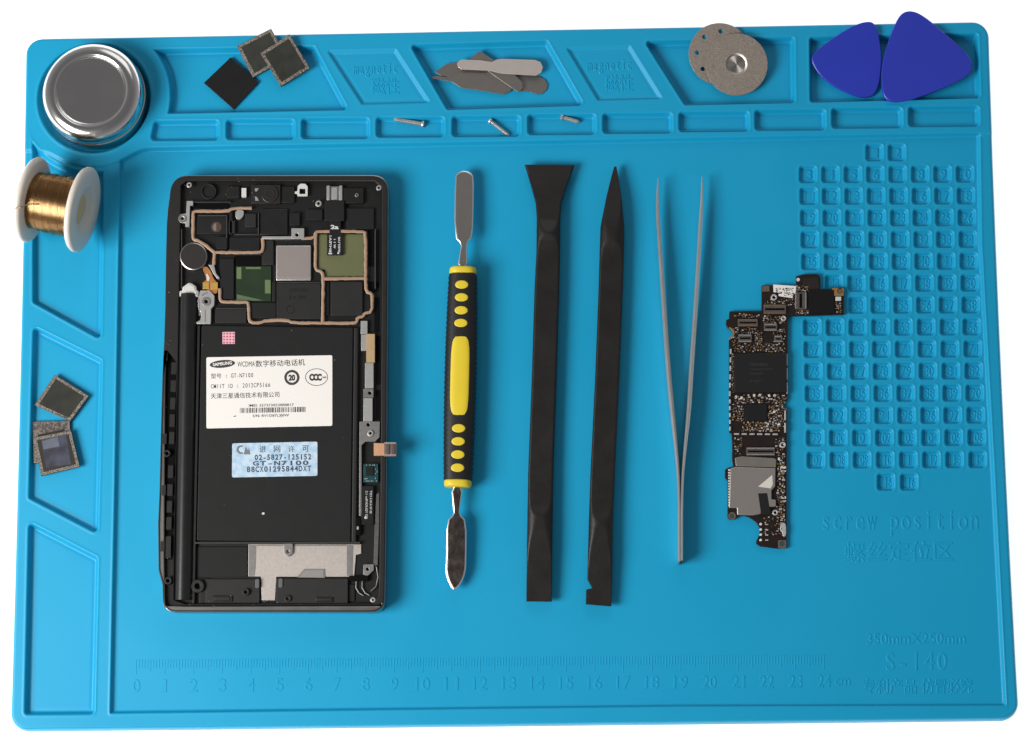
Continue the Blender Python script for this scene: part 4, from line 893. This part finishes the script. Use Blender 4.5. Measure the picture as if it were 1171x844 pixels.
# bottom bay
BEI = mat('brushed_shield_plate', (0.47, 0.42, 0.385), 0.5, 0.35, noise=0.2, nscale=1200, bump=0.015, bscale=2500)
sp = plate('shield_plate', [(284, 622.3), (413, 622.5), (413, 633), (407, 634.7), (405, 659.5), (316, 659.5), (314.5, 686.5), (299.3, 686.5), (298.3, 659.3), (283.8, 659)], ZI, ZI + 0.5, BEI, phone, 0.08)
plate('shield_border', [(284.6, 623), (293, 623.5), (292.2, 650), (291, 658.5), (284.4, 658.5)], ZI + 0.5, ZI + 0.58, SIL2, sp, 0.03)
plate('shield_border', [(396.5, 623.5), (404, 623.5), (403, 658.5), (396.5, 658.5)], ZI + 0.5, ZI + 0.58, SIL2, sp, 0.03)
plate('shield_border', [(293.5, 624.3), (396, 624.3), (396, 623.2), (293.5, 623.2)], ZI + 0.5, ZI + 0.6, SIL2, sp, 0.03)
plate('screw_lug', [rounded([(324.4, 621.5), (335, 621.5), (334.6, 633), (329.5, 637), (325, 633)], 2, 3), circ(329.3, 630.6, 1.9, 12)], ZI + 0.5, zc2, SIL2, sp, 0.12)
plate('clear_tape', [(339.3, 660.2), (348, 650.7), (371.3, 650.7), (371.8, 661)], ZI + 0.5, ZI + 0.75, mat('smoky_tape', (0.20, 0.19, 0.18), 0.3), sp, 0.05)
plate('clear_tape', [(349, 652), (369.8, 652), (370, 660.4), (341.5, 660.4)], ZI + 0.75, ZI + 0.8, mat('smoky_tape_inner', (0.26, 0.245, 0.23), 0.35), sp, 0.02)
B('battery_end_wall', 223, 619.6, 412, 621.8, ZI, ZR - 0.3, mat('wall_grey', (0.03, 0.029, 0.028), 0.4), 0.4, 0.15)
for (x0, y0, x1, y1, z1, m) in ((226, 625, 283, 660, ZI + 0.5, K1), (235, 662, 297, 690, zc1, K3), (316, 661.5, 398, 690, zc2, K3), (228, 661, 240, 690, ZI + 0.6, K0), (243, 681, 266, 688, zc1 + 0.4, K0), (245, 682.5, 263, 686.5, zc1 + 0.6, K3), (360.7, 682.5, 381, 688.5, zc2 + 0.4, K0), (363, 684, 379, 687, zc2 + .6, K3), (398, 668, 406, 688, ZI + 0.5, K1)):
    B('speaker_block', x0, y0, x1, y1, ZI, z1, m, 1, 0.25)
for x, y in ((291.8, 662), (318.6, 661.5)): B('grey_gasket', x, y, x + 4.6, y + 10.5, zc1, zc2 + 0.4, mat('gasket_grey', (0.10, 0.10, 0.10), 0.5), 1.5, 0.15)
for x, y, r in ((226, 670.2, 7.5), (281, 677, 4.2), (211.8, 0, 0), (329, 684.5, 4), (192, 664, 4.5), (187.8, 518.5, 4.2), (193.6, 391, 4)):
    if r: plate('screw_boss', [circ(x + (3 if y == 518.5 else 0), y, r, 22), circ(x + (3 if y == 518.5 else 0), y, r * 0.45, 14)], ZI, ZR + 0.05, K3, phone, 0.2)
r7 = random.Random(11); dm = []
for k in range(46):
    x, y = 195 + r7.random() * 235, 680 + r7.random() * 14
    if k > 22: x, y = r7.choice([(200 + r7.random() * 230, 203 + r7.random() * 30), (188 + r7.random() * 18, 240 + r7.random() * 440)])
    s_ = 0.4 + r7.random() * 0.8
    dm.append(plate_mesh(px_loops([[(x, y), (x + s_, y + .2), (x + s_ * .6, y + s_ * 0.7)]], ZR + .04), ZR - 0.02, ZR + 0.03, 0.005))
tag(finish('glint_specks', join(dm), SIL, phone, None), kind='stuff')  # silver specks standing in for glints of reflected light on the phone
# =================================================================== THE LOGIC BOARD
ZB = ZH + 0.6; ZT = ZB + 0.9
def a1(p): return [(820 + x / 7.031, 305 + y / 7.031) for x, y in p]
def a2(p): return [(820 + x / 7.031, 390 + y / 7.031) for x, y in p]
def a3(p): return [(820 + x / 6.494, 510 + y / 6.494) for x, y in p]
def arc(cx, cy, r, a0, a1_, n=8): return [(cx + r * math.cos(math.radians(a0 + (a1_ - a0) * k / n)), cy + r * math.sin(math.radians(a0 + (a1_ - a0) * k / n))) for k in range(n + 1)]
PCB = mat('dark_brown_board', (0.013, 0.007, 0.0055), 0.38, noise=0.5, nscale=500, col2=None, spec=0.45)
CHIP = mat('board_chip_black', (0.010, 0.0095, 0.0095), 0.45, noise=0.15, nscale=200, spec=0.4)
cB = P(870, 470, ZH)
lb = thing('logic_board', 'dark brown L-shaped logic board crowded with chips and a silver shield', 'circuit board', (cB[0], cB[1], ZH))
out_b = [(910.3, 315.7), (918.2, 313.8), (930, 313.4), (935.5, 313.8), (938, 318), (938, 330.4), (951, 330.4), (951, 328.6), (965, 328.6), (965.2, 359.8), (924.6, 361.2), (901, 361.4), (900.6, 400), (900.2, 456.8)] \
    + arc(900.4, 461.8, 5.2, -90, -270) + [(899.8, 467.5), (899.6, 520), (899.4, 627), (889, 627.4), (869.3, 624.8), (864.6, 621.5), (865.1, 618.2), (868.6, 611), (868.6, 604), (864.7, 597), (857, 591.6), (850, 589.8), (843.4, 590.4), (840, 594), (835, 594.5), (832, 592), (832, 550), (829, 546.5), (829.2, 537), (833, 534.6), (838.6, 533.6), (837.2, 525), (837.4, 510), (836.6, 496), (834, 494.5), (833.7, 440), (833.6, 387)] \
    + arc(832.6, 381.3, 5.3, 80, -80) + [(832, 375), (830.2, 371), (830.6, 366), (833.7, 364.5), (834.2, 356), (871, 355.6), (871, 326.4), (910.6, 326)]
plate('board', out_b, ZB - 0.4, ZT, PCB, lb, 0.08)
GO = mat('gold_pad', (0.42, 0.24, 0.09), 0.4, 0.5, noise=0.2, nscale=500)
LS = mat('solder_silver', (0.62, 0.60, 0.57), 0.4, 0.55, noise=0.2, nscale=900)
BR = mat('tin_brown', (0.16, 0.11, 0.085), 0.45, 0.3, noise=0.4, nscale=900)
def Q(name, pts, h, m, bev=0.08, z=None, par=None): z = ZT if z is None else z; return plate(name, pts, z - 0.02, z + h, m, par or lb, bev)
Q('main_chip', rounded(a2([(140, 105), (562, 92), (562, 412), (140, 414)]), 0.5, 2), 0.9, CHIP, 0.12)
mc = bpy.data.objects['main_chip']
GT = mat('chip_print', (0.032, 0.031, 0.031), 0.5)
finish('chip_print', join([text_mesh('TOSHIBA', (856.5, 418.6), (878, 418.4), 3.4, ZT + .9, ZT + .92), text_mesh('THGVX7G9T', (857, 423.6), (884, 423.4), 2.3, ZT + .9, ZT + .92), text_mesh('W8LBB', (857, 428.4), (872, 428.2), 2.3, ZT + .9, ZT + .92), text_mesh('A15JX1', (857, 436.6), (871, 436.5), 2.3, ZT + .9, ZT + .92)]), GT, mc, None)
Q('power_chip', rounded(a2([(222, 515), (400, 510), (400, 640), (225, 642)]), 0.4, 2), 0.7, mat('power_chip_black', (0.0085, 0.009, 0.010), 0.4, spec=0.4), 0.1)
Q('radio_chip', rounded(a1([(735, 190), (940, 185), (945, 372), (738, 378)]), 0.4, 2), 0.6, mat('tape_black', (0.004, 0.004, 0.004), 0.6, spec=.25), 0.08)
Q('dark_tape', rounded(a1([(690, 95), (815, 80), (818, 175), (735, 180), (690, 150)]), 0.4, 2), 0.15, mat('tape_brown', (0.018, 0.012, 0.010), 0.4), 0.03)
# connectors
def conn(pts, m=None, rows=2, horiz=True):
    o = Q('board_connector', pts, 0.9, mat('connector_grey', (0.085, 0.072, 0.068), 0.45, noise=0.3, nscale=700), 0.1)
    x0, x1 = min(p[0] for p in pts), max(p[0] for p in pts); y0, y1 = min(p[1] for p in pts), max(p[1] for p in pts)
    pin = []
    n = int((x1 - x0 if horiz else y1 - y0) / 1.15)
    for k in range(n):
        for s in (0, 1):
            if horiz: q = rect(x0 + 0.6 + k * (x1 - x0 - 1.2) / n, (y0 if s == 0 else y1 - 1.3), x0 + 1.15 + k * (x1 - x0 - 1.2) / n, (y0 + 1.3 if s == 0 else y1))
            else: q = rect((x0 if s == 0 else x1 - 1.3), y0 + 0.6 + k * (y1 - y0 - 1.2) / n, (x0 + 1.3 if s == 0 else x1), y0 + 1.15 + k * (y1 - y0 - 1.2) / n)
            pin.append(plate_mesh(px_loops([q], ZT + 1.0), ZT + 0.8, ZT + 1.0, 0.01))
    finish('connector_pins', join(pin), LS if m is None else m, o, None)
    g = rect(x0 + 1.6, y0 + (y1 - y0) * .38, x1 - 1.6, y0 + (y1 - y0) * .62) if horiz else rect(x0 + (x1 - x0) * .38, y0 + 1.6, x0 + (x1 - x0) * .62, y1 - 1.6)
    plate('connector_slot', g, ZT + 0.88, ZT + 0.94, KD, o, 0.02)
conn(a1([(168, 422), (328, 422), (328, 478), (168, 478)]), GO); conn(a1([(375, 305), (555, 305), (555, 378), (375, 378)]), GO)
conn(a1([(628, 205), (718, 205), (718, 342), (628, 342)]), None, horiz=False)
conn(a1([(378, 458), (484, 458), (484, 514), (378, 514)])); conn(a1([(172, 545), (280, 545), (280, 605), (172, 605)])); conn(a1([(462, 555), (525, 555), (525, 605), (462, 605)]))
conn(a3([(218, 12), (430, 12), (430, 68), (218, 68)]))
# silver can, label, screws, pads
SH = mat('board_shield', (0.40, 0.365, 0.34), 0.42, 0.75, noise=0.06, nscale=150)
sh = Q('shield_can', rounded(a3([(100, 165), (140, 155), (435, 165), (432, 300), (405, 330), (405, 395), (438, 400), (438, 450), (330, 455), (325, 505), (270, 515), (150, 512), (148, 460), (88, 460)]), 1.0, 2), 1.2, SH, 0.25)
plate('shield_top_strip', rounded(a3([(132, 88), (180, 76), (425, 90), (440, 100), (438, 160), (140, 150)]), 0.8, 2), ZT, ZT + 1.0, mat('shield_strip', (0.24, 0.22, 0.19), 0.5, 0.6, noise=0.15, nscale=300), sh, 0.2)
plate('torn_white_patch', a3([(305, 302), (410, 215), (414, 285), (398, 315)]), ZT + 1.2, ZT + 1.26, mat('white_patch', (0.66, 0.62, 0.56), 0.5), sh, 0.02)
plate('shield_opening', a3([(305, 352), (372, 350), (398, 505), (330, 512), (318, 450)]), ZT + 1.2, ZT + 1.24, CHIP, sh, 0.02)
tr = [plate_mesh(px_loops([rect(832.8, 536.5 + 3.1 * k, 835.2, 538.4 + 3.1 * k, .5)], ZT + 1.0), ZT + .2, ZT + 1.0, 0.1) for k in range(14)]
finish('shield_teeth', join(tr), OFFW, sh, None)
lbp = plate('white_code_label', a1([(452, 143), (636, 155), (632, 215), (612, 220), (606, 252), (494, 236), (496, 208), (454, 205)]), ZT + 0.5, ZT + 0.62, PAPER, lb, 0.03)
r8 = random.Random(9); cm_ = []
for k in range(110):
    x, y = r8.uniform(470, 618), r8.uniform(168, 214) if k < 80 else r8.uniform(205, 240)
    if y > 216 and (x < 530 or x > 600): continue
    p = a1([(x, y)])[0]; w = r8.uniform(0.5, 1.3); h = r8.uniform(0.5, 1.2)
    cm_.append(plate_mesh(px_loops([rect(p[0], p[1], p[0] + w, p[1] + h)], ZT + .64), ZT + 0.62, ZT + 0.64, 0.004))
finish('label_print', join(cm_), INK, lbp, None)
for x, y, r in (a1([(458, 246)])[0] + (3.6,), a1([(535, 415)])[0] + (3.0,), a2([(528, 835)])[0] + (3.6,), a3([(432, 495)])[0] + (3.2,)):
    s_ = plate('standoff', [circ(x, y, r, 22), circ(x, y, r * .5, 14)], ZT, ZT + 0.8, LS, lb, 0.12); plate('standoff_hole', circ(x, y, r * .5, 12), ZT, ZT + .1, KD, s_, 0.02)
Q('gold_corner', [rect(951.5, 329.2, 964.8, 338.4, 1), circ(960.8, 332.7, 3.4, 16)], 0.5, GO, 0.08); Q('corner_contact', circ(960.8, 332.7, 3.3, 16), 0.3, BR, 0.08)
Q('gold_corner', rect(871.6, 327, 880, 333.4, .6), 0.3, BR, 0.05)
Q('pale_capacitor', rect(955.6, 339.2, 962, 343.8, .4), 0.7, OFFW, 0.1)
Q('gold_dot', circ(912.8, 319.7, 2.0, 14), 0.3, OFFW, 0.05)
plate('gold_notch_rim', arc(832.6, 381.3, 7.4, 82, -82, 12) + list(reversed(arc(832.6, 381.3, 5.5, 82, -82, 12))), ZT - 0.9, ZT + 0.1, GO, lb, 0.05)
plate('gold_notch_rim', arc(900.4, 461.8, 7.4, 95, 265, 12) + list(reversed(arc(900.4, 461.8, 5.4, 95, 265, 12))), ZT - 0.9, ZT + 0.1, BR, lb, 0.05)
Q('gold_corner', [circ(837.2, 590, 4.4, 20), circ(837.2, 590, 2.6, 16)], 0.15, BR, 0.04); Q('corner_contact', circ(837.2, 590, 2.5, 14), 0.06, mat('teal_mask', (0.02, 0.07, 0.07), 0.4), 0.02)
Q('gold_corner', [rect(889.8, 617.8, 899, 627, 1), circ(894.6, 621.7, 3, 16)], 0.15, BR, 0.04); Q('corner_contact', circ(894.6, 621.7, 2.9, 14), 0.06, mat('teal_mask', (0.02, 0.07, 0.07), 0.4), 0.02)
Q('white_blob', smoothpoly(a3([(470, 580), (490, 565), (512, 580), (514, 670), (488, 674), (484, 640), (470, 628)]), 1), 0.5, LS, 0.1)
# edge shield walls: white dashes along the sides of the chip bays
dz = []
def dash(x0, y0, x1, y1, n, w=1.9, gap=0.42):
    L = math.hypot(x1 - x0, y1 - y0); ux, uy = (x1 - x0) / L, (y1 - y0) / L; s = L / n
    for k in range(n):
        a_, b_ = k * s + s * gap / 2, (k + 1) * s - s * gap / 2
        p0, p1 = (x0 + ux * a_, y0 + uy * a_), (x0 + ux * b_, y0 + uy * b_); nx, ny = -uy * w / 2, ux * w / 2
        dz.append(plate_mesh(px_loops([[(p0[0] + nx, p0[1] + ny), (p1[0] + nx, p1[1] + ny), (p1[0] - nx, p1[1] - ny), (p0[0] - nx, p0[1] - ny)]], ZT + .8), ZT - 0.02, ZT + 0.8, 0.1))
dash(835.8, 397, 834.6, 455, 6); dash(834.8, 455, 835, 494, 5); dash(900, 403, 900.2, 452, 3, 0.9, 0.2); dash(898, 468, 898, 496, 2, 1.8, .2); dash(838, 496.2, 891, 496.6, 6, 1.7, .35)
finish('shield_rail', join(dz), LS, lb, None)
# small parts: rows and scatter
occ = []
def passives(name, zones, m, seed, kind=False):
    rr_ = random.Random(seed); out = []
    for (x0, y0, x1, y1, n, smin, smax) in zones:
        for k in range(n):
            for _ in range(25):
                w, h = rr_.uniform(smin, smax), rr_.uniform(smin, smax)
                if rr_.random() < 0.5: w *= 1.6
                x, y = rr_.uniform(x0, x1 - w), rr_.uniform(y0, y1 - h)
                if all(x > b_[2] + .2 or x + w < b_[0] - .2 or y > b_[3] + .2 or y + h < b_[1] - .2 for b_ in occ): break
            else: continue
            occ.append((x, y, x + w, y + h)); hh_ = rr_.uniform(0.25, 0.6)
            out.append(plate_mesh(px_loops([rect(x, y, x + w, y + h)], ZT + hh_), ZT - 0.02, ZT + hh_, 0.04))
    o = finish(name, join(out), m, lb, None); o['kind'] = 'stuff'; return o
Z1 = [(838, 358, 870, 364, 14, .8, 1.8), (838, 374, 868, 382, 26, .6, 1.4), (863, 380, 872, 394, 22, .7, 1.3), (872, 360, 898, 370, 22, .8, 1.8), (838, 392, 899, 403, 60, .7, 1.7), (836, 404, 839.5, 450, 34, .5, 1.1), (838, 450, 899, 462, 46, 0.9, 2.0), (836, 462, 851, 482, 30, .8, 1.8), (878, 462, 897, 490, 56, .8, 1.8), (848, 482, 892, 494, 50, .8, 1.9), (874, 342, 899, 348, 12, .8, 1.6), (910, 326, 926, 334, 16, .8, 1.6), (910, 354, 926, 360, 14, .8, 1.6), (955, 345, 963, 358, 14, .7, 1.5), (888, 518, 898, 600, 70, .8, 2.2), (838, 500, 850, 520, 14, .8, 1.8), (886, 500, 898, 520, 18, .8, 1.6), (872, 590, 898, 612, 26, .7, 1.6), (884, 376, 899, 392, 22, .7, 1.5), (836, 384, 846, 392, 8, .7, 1.4), (895, 335, 909, 352, 16, .6, 1.3)]
sc = lambda f: [(a_, b_, c_, d_, max(1, int(n_ * f)), s0, s1_) for a_, b_, c_, d_, n_, s0, s1_ in Z1]
passives('bright_passives', sc(0.42), LS, 21); passives('gold_passives', sc(0.34), GO, 22); passives('brown_passives', sc(0.6), BR, 23); passives('black_passives', sc(0.4), CHIP, 24)
bp_ = [plate_mesh(px_loops([circ(*a2([(x, y)])[0], 1.5, 12)], ZT + .45), ZT, ZT + .45, .1) for x, y in ((152, 452), (198, 455), (302, 436), (345, 434), (421, 438), (463, 438), (461, 568), (408, 668), (500, 668))]
bp_ += [plate_mesh(px_loops([circ(*a3([(x, y)])[0], 1.5, 12)], ZT + .45), ZT, ZT + .45, .1) for x, y in ((325, 580), (325, 620), (325, 658), (325, 698), (460, 95))]
bp_ += [plate_mesh(px_loops([rect(*a3([(358, y)])[0], *a3([(380, y + 6)])[0])], ZT + .2), ZT, ZT + .2, .02) for y in (580, 620, 658, 696)]
bp_ += [plate_mesh(px_loops([rect(*a3([(x, y)])[0], *a3([(x + 12, y + 14)])[0])], ZT + .4), ZT, ZT + .4, .02) for y in (152, 375) for x in (472, 500)] + [plate_mesh(px_loops([rect(*a3([(472, y)])[0], *a3([(512, y + 9)])[0])], ZT + .3), ZT, ZT + .3, .02) for y in (158, 182, 382, 405)]
finish('solder_dots', join(bp_), mat('bright_solder', (0.80, 0.79, 0.76), 0.4, 0.3), lb, None)
